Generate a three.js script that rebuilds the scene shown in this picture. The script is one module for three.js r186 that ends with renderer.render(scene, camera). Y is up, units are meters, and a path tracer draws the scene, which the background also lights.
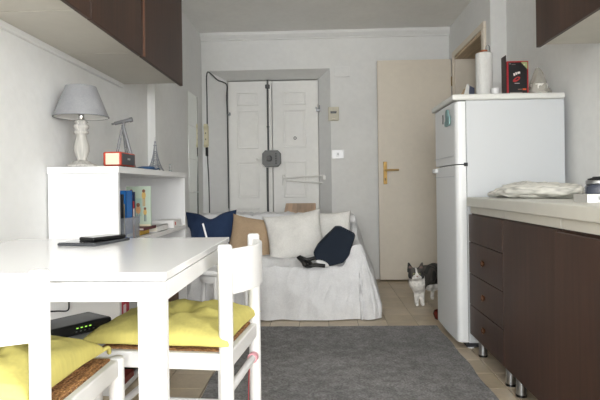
import * as THREE from 'three';
import { RoundedBoxGeometry } from 'three/addons/geometries/RoundedBoxGeometry.js';
import { mergeGeometries, mergeVertices } from 'three/addons/utils/BufferGeometryUtils.js';
import { MarchingCubes } from 'three/addons/objects/MarchingCubes.js';
import { RectAreaLightUniformsLib } from 'three/addons/lights/RectAreaLightUniformsLib.js';
RectAreaLightUniformsLib.init();

// ------------------------------------------------------------------ camera, sky, lights, exposure
const scene = new THREE.Scene();
scene.background = new THREE.Color(0.62, 0.72, 0.86);
const camera = new THREE.PerspectiveCamera(2 * Math.atan(200 / 530) * 180 / Math.PI, 1.5, 0.02, 60);
camera.position.set(0, 0.91, 0);
camera.rotation.order = 'YXZ';
camera.rotation.set(0, Math.atan(20 / 530), -0.8 * Math.PI / 180);
camera.setViewOffset(600, 400, 0, 13, 600, 400);
scene.add(camera);

const renderer = new THREE.WebGLRenderer({ antialias: true });
renderer.toneMapping = THREE.LinearToneMapping;
renderer.toneMappingExposure = 1.0;
renderer.shadowMap.enabled = true;

// daylight from two windows behind the photographer: one in the end wall, one in the right-hand wall
const LB = 13, LR = 10.5, DAY = new THREE.Color(0.965, 0.985, 1.0);
const WIN = { d0: -2.0, d1: -0.4, y0: 0.85, y1: 2.2 }, WINB = { x0: -1.05, x1: 0.45, y0: 0.85, y1: 2.2 };
const dayRight = new THREE.RectAreaLight(DAY, LR, WIN.d1 - WIN.d0, WIN.y1 - WIN.y0);
dayRight.position.set(1.375, (WIN.y0 + WIN.y1) / 2, -(WIN.d0 + WIN.d1) / 2);
dayRight.lookAt(-5, (WIN.y0 + WIN.y1) / 2, -(WIN.d0 + WIN.d1) / 2);
const dayBack = new THREE.RectAreaLight(DAY, LB, WINB.x1 - WINB.x0, WINB.y1 - WINB.y0);
dayBack.position.set((WINB.x0 + WINB.x1) / 2, (WINB.y0 + WINB.y1) / 2, 2.59);
dayBack.lookAt((WINB.x0 + WINB.x1) / 2, (WINB.y0 + WINB.y1) / 2, -5);
scene.add(dayRight, dayBack);
// the camera's own small flash, a few centimetres to the right of the lens
const flash = new THREE.SpotLight(new THREE.Color(1.0, 1.0, 1.0), 1.9, 0, 0.85, 0.6, 2);
flash.position.set(0.045, 0.925, 0.0);
flash.target.position.set(-0.15, 0.85, -3);
flash.castShadow = true; flash.shadow.radius = 0.4;
scene.add(flash, flash.target);

// ------------------------------------------------------------------ helpers
let seed = 12345;
const rnd = () => { seed = (seed * 1664525 + 1013904223) >>> 0; return seed / 4294967296; };
const lerp = (a, b, t) => a + (b - a) * t;
const clamp = (v, a = 0, b = 1) => Math.min(b, Math.max(a, v));
const sstep = (a, b, v) => { const t = clamp((v - a) / (b - a)); return t * t * (3 - 2 * t); };
function hash(ix, iy, s) { let h = (ix * 374761393 + iy * 668265263 + s * 974711) | 0; h = Math.imul(h ^ (h >>> 13), 1274126177); return ((h ^ (h >>> 16)) >>> 0) / 4294967296; }
function vnoise(x, y, px, py, s) {
  const x0 = Math.floor(x), y0 = Math.floor(y), fx = x - x0, fy = y - y0;
  const m = (a, p) => ((a % p) + p) % p, u = fx * fx * (3 - 2 * fx), v = fy * fy * (3 - 2 * fy);
  const g = (a, b) => hash(m(a, px), m(b, py), s);
  return lerp(lerp(g(x0, y0), g(x0 + 1, y0), u), lerp(g(x0, y0 + 1), g(x0 + 1, y0 + 1), u), v);
}
function fbm(u, v, fx, fy, oct, s) { let a = 0, w = 0.5, t = 0; for (let i = 0; i < oct; i++) { a += w * vnoise(u * fx, v * fy, fx, fy, s + i); t += w; w *= 0.5; fx *= 2; fy *= 2; } return a / t; }
const n1 = (x, s = 3) => vnoise(x + 500, 0.5, 4096, 1, s) * 2 - 1;
const n2 = (x, y, s = 5) => vnoise(x + 500, y + 500, 4096, 4096, s) * 2 - 1;
function tex(n, f, repeat = 1, srgb = true) {   // f(u,v) -> [r,g,b] 0..1 or a number
  const d = new Uint8Array(n * n * 4);
  for (let j = 0; j < n; j++) for (let i = 0; i < n; i++) {
    const c = f(i / n, j / n), k = (j * n + i) * 4, a = Array.isArray(c) ? c : [c, c, c];
    for (let q = 0; q < 3; q++) d[k + q] = clamp(a[q]) * 255; d[k + 3] = 255;
  }
  const t = new THREE.DataTexture(d, n, n); t.wrapS = t.wrapT = THREE.RepeatWrapping; t.repeat.set(repeat, repeat);
  t.magFilter = THREE.LinearFilter; t.minFilter = THREE.LinearMipmapLinearFilter; t.generateMipmaps = true;
  if (srgb) t.colorSpace = THREE.SRGBColorSpace; t.needsUpdate = true; return t;
}
function canvasTex(w, h, draw) {
  const c = document.createElement('canvas'); c.width = w; c.height = h; draw(c.getContext('2d'), w, h);
  const t = new THREE.CanvasTexture(c); t.colorSpace = THREE.SRGBColorSpace; return t;
}
const mat = (color, roughness = 0.6, extra = {}) => new THREE.MeshStandardMaterial({ color, roughness, ...extra });
const phys = (color, roughness = 0.6, extra = {}) => new THREE.MeshPhysicalMaterial({ color, roughness, ...extra });

// uv in metres from the dominant normal axis
function uvm(g) {
  if (!g.attributes.normal) g.computeVertexNormals();
  const p = g.attributes.position, n = g.attributes.normal, uv = new Float32Array(p.count * 2);
  for (let i = 0; i < p.count; i++) {
    const ax = Math.abs(n.getX(i)), ay = Math.abs(n.getY(i)), az = Math.abs(n.getZ(i));
    if (ay >= ax && ay >= az) { uv[2 * i] = p.getX(i); uv[2 * i + 1] = p.getZ(i); }
    else if (ax >= az) { uv[2 * i] = p.getZ(i); uv[2 * i + 1] = p.getY(i); }
    else { uv[2 * i] = p.getX(i); uv[2 * i + 1] = p.getY(i); }
  }
  g.setAttribute('uv', new THREE.BufferAttribute(uv, 2)); return g;
}
const V = (x, y, z) => new THREE.Vector3(x, y, z);
// all boxes are given as x0,x1,y0,y1 and the DEPTH range d0,d1 in front of the camera (z = -d)
function bx(x0, x1, y0, y1, d0, d1, r = 0) {
  const w = Math.abs(x1 - x0), h = Math.abs(y1 - y0), d = Math.abs(d1 - d0);
  let g = r > 0 ? new RoundedBoxGeometry(w, h, d, 2, Math.min(r, w / 2.01, h / 2.01, d / 2.01)) : new THREE.BoxGeometry(w, h, d);
  g.translate((x0 + x1) / 2, (y0 + y1) / 2, -(d0 + d1) / 2); return uvm(g);
}
// a box in local coordinates
function lb(w, h, d, x, y, z, r = 0) {
  let g = r > 0 ? new RoundedBoxGeometry(w, h, d, 2, Math.min(r, w / 2.01, h / 2.01, d / 2.01)) : new THREE.BoxGeometry(w, h, d);
  g = uvm(g); g.translate(x, y, z); return g;
}
function rod(a, b, r0, r1 = r0, seg = 16) {
  const d = b.clone().sub(a), g = new THREE.CylinderGeometry(r1, r0, d.length(), seg, 1);
  g.applyQuaternion(new THREE.Quaternion().setFromUnitVectors(V(0, 1, 0), d.clone().normalize()));
  g.translate((a.x + b.x) / 2, (a.y + b.y) / 2, (a.z + b.z) / 2); return g;
}
function tube(pts, r, seg = 48, rs = 8) { return new THREE.TubeGeometry(new THREE.CatmullRomCurve3(pts), seg, r, rs, false); }
const lathe = (pts, seg = 32) => new THREE.LatheGeometry(pts.map(([r, y]) => new THREE.Vector2(r, y)), seg);
const merge = (gs) => mergeGeometries(gs.map((g) => { const q = g.index ? g.toNonIndexed() : g; for (const k of Object.keys(q.attributes)) if (!['position', 'normal', 'uv'].includes(k)) q.deleteAttribute(k); return q; }));
const used = {};
function numbered(n) { used[n] = (used[n] ?? -1) + 1; return used[n] ? `${n}_${String(used[n]).padStart(3, '0')}` : n; }
function mesh(name, g, m) { const o = new THREE.Mesh(g, m); o.name = name; o.castShadow = o.receiveShadow = true; return o; }
function part(parent, name, g, m, label) { const o = mesh(name, g, m); if (label) o.userData.label = label; parent.add(o); return o; }
function thing(name, label, category, pos = [0, 0, 0], turn = 0, group) {
  const o = new THREE.Group(); o.name = numbered(name); o.position.set(...pos); o.rotation.y = turn;
  o.userData = { label, category }; if (group) o.userData.group = group; scene.add(o); return o;
}
function single(name, label, category, g, m, group) { const o = mesh(numbered(name), g, m); o.userData = { label, category }; if (group) o.userData.group = group; scene.add(o); return o; }
function struct(name, g, m, label, category = 'structure') { const o = mesh(name, g, m); o.userData = { kind: 'structure', label, category }; scene.add(o); return o; }

// ------------------------------------------------------------------ materials
const wallTex = tex(512, (u, v) => { const c = 0.97 + 0.05 * (fbm(u, v, 3, 3, 5, 11) - 0.5) * 1.4 + 0.02 * (fbm(u, v, 60, 60, 2, 15) - 0.5); const t = 0.02 * (fbm(u, v, 5, 2, 3, 77) - 0.5); return [c, c + t * 0.3, c - 0.004 + t]; }, 0.5);
const wallBump = tex(512, (u, v) => 0.6 * fbm(u, v, 12, 12, 4, 21) + 0.4 * fbm(u, v, 80, 80, 2, 25), 0.5, false);
const M = {};
M.wall = mat(0xf4f4f3, 0.85, { map: wallTex, bumpMap: wallBump, bumpScale: 0.002 });
M.ceiling = mat(0xfffefb, 0.9, { map: wallTex, bumpMap: wallBump, bumpScale: 0.003 });
M.oldPaint = mat(0xfaf9f6, 0.5, { map: wallTex, bumpMap: wallBump, bumpScale: 0.0015 });
const woodTex = tex(512, (u, v) => { const g = fbm(u, v, 64, 3, 3, 31), b = fbm(u, v, 6, 2, 3, 35), c = 0.78 + 0.22 * (g - 0.5) + 0.3 * (b - 0.5); return [c, c * 0.99, c * 0.97]; }, 1.2);
M.darkWood = mat(0x4f3529, 0.5, { map: woodTex });
M.copperEdge = mat(0x8a5a40, 0.45, { map: woodTex });
M.underside = mat(0xcfcbc1, 0.6, { map: wallTex });
M.creamPaint = mat(0xf0e6d6, 0.5, { map: wallTex });
M.tanWood = mat(0xf2d6b0, 0.55, { map: woodTex });
M.lightWood = mat(0xffdcbe, 0.55, { map: woodTex });
M.whiteLaminate = phys(0xebebeb, 0.28);
M.whiteGloss = phys(0xe6e6e6, 0.2, { clearcoat: 0.3, clearcoatRoughness: 0.15 });
M.chairPaint = phys(0xe4e4e4, 0.35);
M.fridgeBody = mat(0xc8cbce, 0.4);
M.fridgeDoor = phys(0xe3e5e6, 0.3);
M.rubber = mat(0x26262a, 0.7);
M.black = mat(0x0c0c0e, 0.4);
M.blackGloss = mat(0x111317, 0.12);
M.silver = mat(0xb9bbbd, 0.3, { metalness: 1 });
M.chrome = mat(0xdadada, 0.12, { metalness: 1 });
M.brass = mat(0x9c8050, 0.42, { metalness: 1 });
M.steel = mat(0x85888b, 0.4, { metalness: 0.8 });
M.darkGrey = mat(0x4b4c4c, 0.5);
M.counter = mat(0xd0cec6, 0.4, { map: wallTex });
M.grout = mat(0x8d8172, 0.9);
const tileTex = tex(256, (u, v) => { const c = 0.9 + 0.16 * (fbm(u, v, 4, 4, 5, 41) - 0.5) + 0.05 * (fbm(u, v, 40, 40, 2, 43) - 0.5); return [c, c * 0.985, c * 0.96]; }, 2.2);
M.tiles = [0xd6c8b2, 0xd0c2ab, 0xdaccb8, 0xcdbea7].map((c) => mat(c, 0.35, { map: tileTex }));
const rugTex = tex(512, (u, v) => { const c = 0.72 + 0.30 * (fbm(u, v, 160, 160, 2, 51) - 0.5) + 0.22 * (fbm(u, v, 24, 24, 3, 53) - 0.5) + 0.1 * (fbm(u, v, 3, 3, 3, 55) - 0.5); return [c, c, c * 1.01]; }, 1.0);
const rugBump = tex(512, (u, v) => fbm(u, v, 150, 150, 2, 57), 1.0, false);
M.rug = mat(0xb2b0ae, 1, { map: rugTex, bumpMap: rugBump, bumpScale: 0.006 });
const clothBump = tex(256, (u, v) => 0.5 + 0.25 * Math.sin(u * Math.PI * 128) * Math.sin(v * Math.PI * 128) + 0.3 * (fbm(u, v, 8, 8, 3, 61) - 0.5), 6, false);
const clothTex = tex(256, (u, v) => { const c = 0.95 + 0.08 * (fbm(u, v, 6, 6, 4, 63) - 0.5) + 0.04 * (fbm(u, v, 90, 90, 1, 65) - 0.5); return [c, c, c]; }, 2);
const fabric = (c) => mat(c, 0.95, { map: clothTex, bumpMap: clothBump, bumpScale: 0.0012 });
M.throw = fabric(0xf1f1f2); M.yellow = fabric(0xe2d67c); M.navy = fabric(0x263a5c); M.tan = fabric(0xc2a88a); M.ivory = fabric(0xf5f3ee); M.bagNavy = fabric(0x1e2836);
const strawTex = tex(256, (u, v) => { const s = fbm(u, v, 70, 14, 2, 71), k = fbm(u, v, 110, 110, 1, 73); const c = 0.35 + 0.5 * s + 0.45 * (k - 0.5); return [c * 1.0 + 0.16, c * 0.86 + 0.06, c * 0.66]; }, 3);
M.straw = mat(0xd8d0c8, 0.8, { map: strawTex, bumpMap: strawTex, bumpScale: 0.003 });

// ------------------------------------------------------------------ the room
const XL = -1.21, XL2 = -1.155, XR = 1.385, XR2 = 1.27, HC = 2.43, BACK = -2.6, FAR = 5.2;
// floor slab with its tiles
{
  const floor = struct('floor', bx(-1.6, 2.6, -0.12, -0.004, BACK - 0.3, 5.9), M.grout, 'grouted bed of the beige tiled floor', 'floor');
  const P = 0.1945, x00 = -0.343 - P * 5, d00 = 0.06;
  const tg = []; for (let k = 0; k < 4; k++) { const g = lb(P - 0.004, 0.012, P - 0.004, 0, 0, 0, 0.0015); g.setAttribute('uv', g.attributes.uv.clone()); const u = g.attributes.uv; for (let i = 0; i < u.count; i++) u.setXY(i, u.getX(i) + k * 0.37, u.getY(i) + k * 0.61); tg.push(g); }
  const rest = [];
  for (let i = 0; i < 15; i++) for (let j = -14; j < 29; j++) {
    const x = x00 + (i + 0.5) * P, d = d00 + (j + 0.5) * P;
    if (x < -1.3 || x > 1.5 || d > 5.7) continue;
    const underRug = x > -0.62 + P && x < 0.77 - P && d < 3.42 - P / 2;
    const underUnit = x < -0.95 && d > 2.2 && d < 3.4;
    const underSofa = x > -1.0 && x < 0.25 && d > 3.75 && d < 5.0;
    const underFridge = x > 0.85 && d > 2.9 && d < 3.4;
    const hidden = d < 2.0 || underRug || underUnit || underSofa || underFridge || d > 5.3;
    const k = Math.floor(rnd() * 4);
    if (hidden) { const g = tg[k].clone(); g.translate(x, -0.006, -d); rest.push(g); }
    else { const t = part(floor, 'tile', tg[k], M.tiles[k]); t.position.set(x, -0.006, -d); }
  }
  const r = part(floor, 'tile_field', merge(rest), M.tiles[1]); r.userData.kind = 'stuff';
}
struct('ceiling', bx(-1.6, 2.6, HC, HC + 0.15, BACK - 0.3, 5.9), M.ceiling, 'flat pale grey plaster ceiling', 'ceiling');
// left wall: near run, then a shallow step towards the room
struct('wall_left', merge([bx(XL - 0.2, XL, 0, HC, BACK, 3.7), bx(XL - 0.2, XL2, 0, HC, 3.7, FAR + 0.5)]), M.wall, 'white plaster wall on the left with a shallow step', 'wall');
struct('wall_right', merge([bx(XR, XR + 0.2, 0, HC, WIN.d1, 3.95), bx(XR, XR + 0.2, 0, HC, BACK, WIN.d0), bx(XR, XR + 0.2, 0, WIN.y0, WIN.d0, WIN.d1), bx(XR, XR + 0.2, WIN.y1, HC, WIN.d0, WIN.d1)]), M.wall, 'white plaster wall on the right behind the kitchen units', 'wall');
// wall with the side doorway
{
  const dA = 4.10, dB = 4.96, top = 2.095;
  const w = struct('wall_doorway', merge([bx(XR2, XR2 + 0.3, 0, HC, 3.95, dA), bx(XR2, XR2 + 0.3, 0, HC, dB, FAR + 0.5), bx(XR2, XR2 + 0.3, top, HC, dA, dB)]), M.wall, 'white wall piece around the side doorway', 'wall');
  const f = struct('trim_1', merge([bx(XR2 - 0.015, XR2 + 0.31, 0, top - 0.001, dB - 0.035, dB - 0.0005, 0.004), bx(XR2 - 0.015, XR2 + 0.31, 0, top - 0.001, dA + 0.0005, dA + 0.035, 0.004),
    bx(XR2 - 0.022, XR2, 0, top - 0.001, dB + 0.001, dB + 0.05, 0.004), bx(XR2 - 0.022, XR2, 0, top - 0.001, dA - 0.05, dA - 0.001, 0.004)]), M.creamPaint, 'cream wooden frame of the side doorway', 'door frame');
  part(f, 'head_lining', bx(XR2 - 0.015, XR2 + 0.31, top - 0.03, top - 0.001, dA + 0.036, dB - 0.036, 0.004), M.tanWood, 'tan wood head lining');
  part(f, 'lintel_board', bx(XR2 - 0.022, XR2, top, top + 0.05, dA - 0.05, dB + 0.05, 0.004), M.creamPaint);
  struct('wall_passage', merge([bx(2.3, 2.5, 0, HC, 3.2, 5.7), bx(XR2 + 0.3, 2.5, 0, HC, 3.2, 3.4), bx(XR2 + 0.3, 2.5, 0, HC, 5.5, 5.7)]), M.wall, 'pale wall of the passage beyond the side doorway', 'wall');
}
// far wall with splayed entrance niche
{
  const nx0 = -1.09, nx1 = 0.114, ny = 2.068, ix0 = -0.972, ix1 = -0.002, iy = 2.05, dd = 5.6;
  const s = new THREE.Shape([[-1.5, 0], [nx0, 0], [nx0, ny], [nx1, ny], [nx1, 0], [1.6, 0], [1.6, HC], [-1.5, HC]].map(([a, b]) => new THREE.Vector2(a, b)));
  const g = new THREE.ExtrudeGeometry(s, { depth: 0.26, bevelEnabled: false }); g.translate(0, 0, -FAR - 0.26);
  const prism = (pts, y0, y1) => { const sh = new THREE.Shape(pts.map(([a, b]) => new THREE.Vector2(a, b))); const q = new THREE.ExtrudeGeometry(sh, { depth: y1 - y0, bevelEnabled: false }); q.rotateX(-Math.PI / 2); q.translate(0, y0, 0); return uvm(q); };
  const nd = 5.4, jx0 = -0.94, jx1 = -0.003, jy = 2.008;
  const left = prism([[nx0, FAR], [jx0, nd], [jx0, nd + 0.06], [nx0 - 0.01, nd + 0.06]], 0, ny);
  const right = prism([[nx1, FAR], [nx1 + 0.01, nd + 0.06], [jx1, nd + 0.06], [jx1, nd]], 0, ny);
  const soffit = (() => { const sh = new THREE.Shape([[FAR, ny], [nd, jy], [nd + 0.06, jy], [nd + 0.06, ny]].map(([a, b]) => new THREE.Vector2(a, b))); const q = new THREE.ExtrudeGeometry(sh, { depth: nx1 - nx0, bevelEnabled: false }); q.rotateY(Math.PI / 2); q.translate(nx0, 0, 0); return uvm(q); })();
  struct('wall_far', merge([uvm(g), left, right, soffit, bx(-1.5, 1.6, 0, HC, nd + 0.07, nd + 0.26)]), M.wall, 'white far wall with the splayed entrance niche', 'wall');
  // crown moulding
  const cr = new THREE.Shape([[0, 0], [0.018, 0], [0.02, 0.012], [0.03, 0.02], [0.05, 0.045], [0.055, 0.07], [0, 0.07]].map(([a, b]) => new THREE.Vector2(a, b)));
  const c = new THREE.ExtrudeGeometry(cr, { depth: XR2 - XL2, bevelEnabled: false }); c.rotateY(Math.PI / 2); c.scale(1, 1, -1);
  const ci = c.toNonIndexed ? (c.index ? c.toNonIndexed() : c) : c; { const p = ci.attributes.position; for (let i = 0; i < p.count; i += 3) { const a = [p.getX(i + 1), p.getY(i + 1), p.getZ(i + 1)], b = [p.getX(i + 2), p.getY(i + 2), p.getZ(i + 2)]; p.setXYZ(i + 1, ...b); p.setXYZ(i + 2, ...a); } ci.computeVertexNormals(); }
  ci.translate(XL2, HC - 0.07, -FAR); uvm(ci);
  struct('trim_2', ci, M.wall, 'plaster crown moulding along the top of far wall', 'moulding');
  // entrance double door: two painted leaves
  const dl = struct('door_1', bx(ix0 + 0.009, -0.546, 0.01, iy - 0.012, dd, dd + 0.045, 0.004), M.oldPaint, 'left leaf of old white panelled entrance door', 'door');
  const dr = struct('door_2', bx(-0.492, ix1 - 0.008, 0.01, iy - 0.013, dd, dd + 0.045, 0.004), M.oldPaint, 'right leaf of old white panelled entrance door', 'door');
  const st = part(dl, 'meeting_stile', bx(-0.541, -0.499, 0.01, iy - 0.012, dd - 0.012, dd + 0.03, 0.003), M.oldPaint);
  const frame = (x0, x1, y0, y1, p) => {
    const b = 0.016, t = 0.009;
    part(p, 'panel_moulding', merge([bx(x0, x1, y0, y0 + b, dd - t, dd + 0.004, 0.004), bx(x0, x1, y1 - b, y1, dd - t, dd + 0.004, 0.004), bx(x0, x0 + b, y0, y1, dd - t, dd + 0.004, 0.004), bx(x1 - b, x1, y0, y1, dd - t, dd + 0.004, 0.004)]), M.oldPaint);
    part(p, 'panel', bx(x0 + b + 0.012, x1 - b - 0.012, y0 + b + 0.012, y1 - b - 0.012, dd - 0.005, dd + 0.004, 0.003), M.oldPaint);
  };
  for (const [y0, y1] of [[1.785, 1.925], [1.335, 1.735], [0.82, 1.2], [0.15, 0.72]]) { frame(-0.38, -0.135, y0, y1, dr); frame(-0.87, -0.64, y0, y1, dl); }
  for (const q of [dl, dr]) { q.position.z = 0.2; q.scale.set(0.9643, 0.98, 1); }   // leaf sizes fitted to the niche
  // hinges
  part(dr, 'hinge', merge([bx(-0.03, 0.012, 1.71, 1.735, dd - 0.03, dd, 0.004), bx(-0.0, 0.012, 1.735, 1.77, dd - 0.03, dd, 0.004), bx(-0.034, -0.024, 1.735, 1.755, dd - 0.03, dd, 0.003)]), M.steel);
  part(dr, 'rail_strip', bx(-0.022, -0.008, 1.77, 2.04, dd - 0.02, dd, 0.003), M.oldPaint);
  part(dl, 'hinge', merge([bx(-0.975, -0.945, 1.685, 1.70, dd - 0.03, dd, 0.003), bx(-0.95, -0.938, 1.685, 1.715, dd - 0.03, dd, 0.003)]), M.steel);
  part(dr, 'peephole', (() => { const q = new THREE.TorusGeometry(0.013, 0.005, 8, 20); q.translate(-0.256, 1.438, -dd + 0.002); return q; })(), M.darkGrey);
  // long bolt rod on left leaf
  const boltRod = part(dl, 'bolt_rod', merge([bx(-0.548, -0.53, 1.315, 2.045, dd - 0.035, dd - 0.013, 0.004), bx(-0.562, -0.542, 0.12, 1.135, dd - 0.035, dd - 0.002, 0.004)]), M.darkGrey, 'dark metal bolt rod');
  part(dl, 'rod_guide', merge([bx(-0.562, -0.516, 1.955, 1.995, dd - 0.045, dd - 0.012, 0.006), bx(-0.552, -0.526, 1.55, 1.565, dd - 0.042, dd - 0.012, 0.004)]), M.darkGrey);
  // lock case
  const oc = new THREE.Shape([[-0.094, -0.05], [-0.066, -0.08], [0.066, -0.08], [0.094, -0.05], [0.094, 0.05], [0.066, 0.08], [-0.066, 0.08], [-0.094, 0.05]].map(([a, b]) => new THREE.Vector2(a, b)));
  const lg = new THREE.ExtrudeGeometry(oc, { depth: 0.04, bevelEnabled: true, bevelSize: 0.004, bevelThickness: 0.006, bevelSegments: 2 }); lg.translate(-0.502, 1.226, -dd + 0.036);
  const lock = part(dl, 'lock_case', lg, mat(0x5c5d5c, 0.45, { metalness: 0.3 }), 'dark grey metal lock case');
  const kn = new THREE.CylinderGeometry(0.026, 0.03, 0.02, 24); kn.rotateX(Math.PI / 2); kn.translate(-0.525, 1.226, -dd + 0.09);
  part(lock, 'turn_knob', kn, M.darkGrey);
  part(lock, 'split_line', merge([0.04, 0.015, -0.01, -0.035, -0.058].map((y) => bx(-0.462, -0.448, 1.226 + y, 1.242 + y, dd - 0.088, dd - 0.076, 0.002))), M.black);
  part(dl, 'latch_handle', merge([bx(-0.668, -0.6, 1.215, 1.228, dd - 0.045, dd - 0.03, 0.004), bx(-0.668, -0.652, 1.215, 1.24, dd - 0.045, dd, 0.004)]), M.oldPaint);
  // guard bar on right leaf
  part(dr, 'guard_bar', merge([rod(V(-0.385, 1.02, -dd + 0.03), V(0.05, 1.045, -dd + 0.1), 0.007), rod(V(-0.36, 1.0, -dd + 0.03), V(0.03, 0.965, -dd + 0.1), 0.007), rod(V(-0.388, 1.06, -dd + 0.02), V(-0.388, 0.95, -dd + 0.02), 0.008), rod(V(-0.388, 1.06, -dd + 0.02), V(-0.36, 1.05, -dd + 0.02), 0.008), bx(0.03, 0.06, 1.0, 1.04, dd - 0.115, dd - 0.095, 0.004)]), M.oldPaint);
}
// wall behind the photographer, and the two windows
{
  const w = WIN, b = WINB;
  struct('wall_back', merge([bx(-1.6, b.x0, 0, HC, BACK - 0.2, BACK), bx(b.x1, 2.6, 0, HC, BACK - 0.2, BACK), bx(b.x0, b.x1, 0, b.y0, BACK - 0.2, BACK), bx(b.x0, b.x1, b.y1, HC, BACK - 0.2, BACK)]), M.wall, 'white wall behind the camera', 'wall');
  const pane = mat(0x222222, 0.2, { emissive: new THREE.Color(0.95, 0.97, 1.0), emissiveIntensity: 3.0 });
  const a0 = XR + 0.06, a1 = XR + 0.12, c0 = BACK - 0.12, c1 = BACK - 0.06;
  const fr = struct('window_1', merge([bx(a0, a1, w.y0, w.y1, w.d0, w.d0 + 0.06), bx(a0, a1, w.y0, w.y1, w.d1 - 0.06, w.d1), bx(a0, a1, w.y0, w.y0 + 0.06, w.d0, w.d1), bx(a0, a1, w.y1 - 0.06, w.y1, w.d0, w.d1), bx(a0, a1, w.y0, w.y1, -1.23, -1.17)]), M.whiteLaminate, 'white framed window in the right wall behind the camera', 'window');
  part(fr, 'window_pane', bx(XR + 0.09, XR + 0.095, w.y0, w.y1, w.d0, w.d1), pane);
  const f2 = struct('window_2', merge([bx(b.x0, b.x0 + 0.06, b.y0, b.y1, c0, c1), bx(b.x1 - 0.06, b.x1, b.y0, b.y1, c0, c1), bx(b.x0, b.x1, b.y0, b.y0 + 0.06, c0, c1), bx(b.x0, b.x1, b.y1 - 0.06, b.y1, c0, c1), bx(-0.33, -0.27, b.y0, b.y1, c0, c1)]), M.whiteLaminate, 'white framed window in the end wall behind the camera', 'window');
  part(f2, 'window_pane', bx(b.x0, b.x1, b.y0, b.y1, BACK - 0.095, BACK - 0.09), pane);
}
// ------------------------------------------------------------------ cream door leaf standing open against the far wall
{
  const t = thing('door_leaf', 'cream painted door leaf standing open against the far wall', 'door', [0, 0, 0]);
  part(t, 'leaf', bx(0.562, 1.262, 0.012, 2.108, 5.09, 5.13, 0.003), M.creamPaint);
  for (const y of [0.25, 1.06, 1.85]) part(t, 'hinge', rod(V(1.266, y, -5.085), V(1.266, y + 0.09, -5.085), 0.008), M.brass);
  const pl = part(t, 'handle_plate', bx(0.606, 0.642, 0.925, 1.14, 5.083, 5.09, 0.003), M.brass, 'brass handle plate');
  part(pl, 'lever', merge([rod(V(0.624, 1.06, -5.083), V(0.624, 1.06, -5.045), 0.009), bx(0.62, 0.75, 1.05, 1.068, 5.036, 5.05, 0.006)]), M.brass);
  part(pl, 'keyhole', bx(0.62, 0.628, 0.96, 0.985, 5.081, 5.084), M.black);
}

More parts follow.
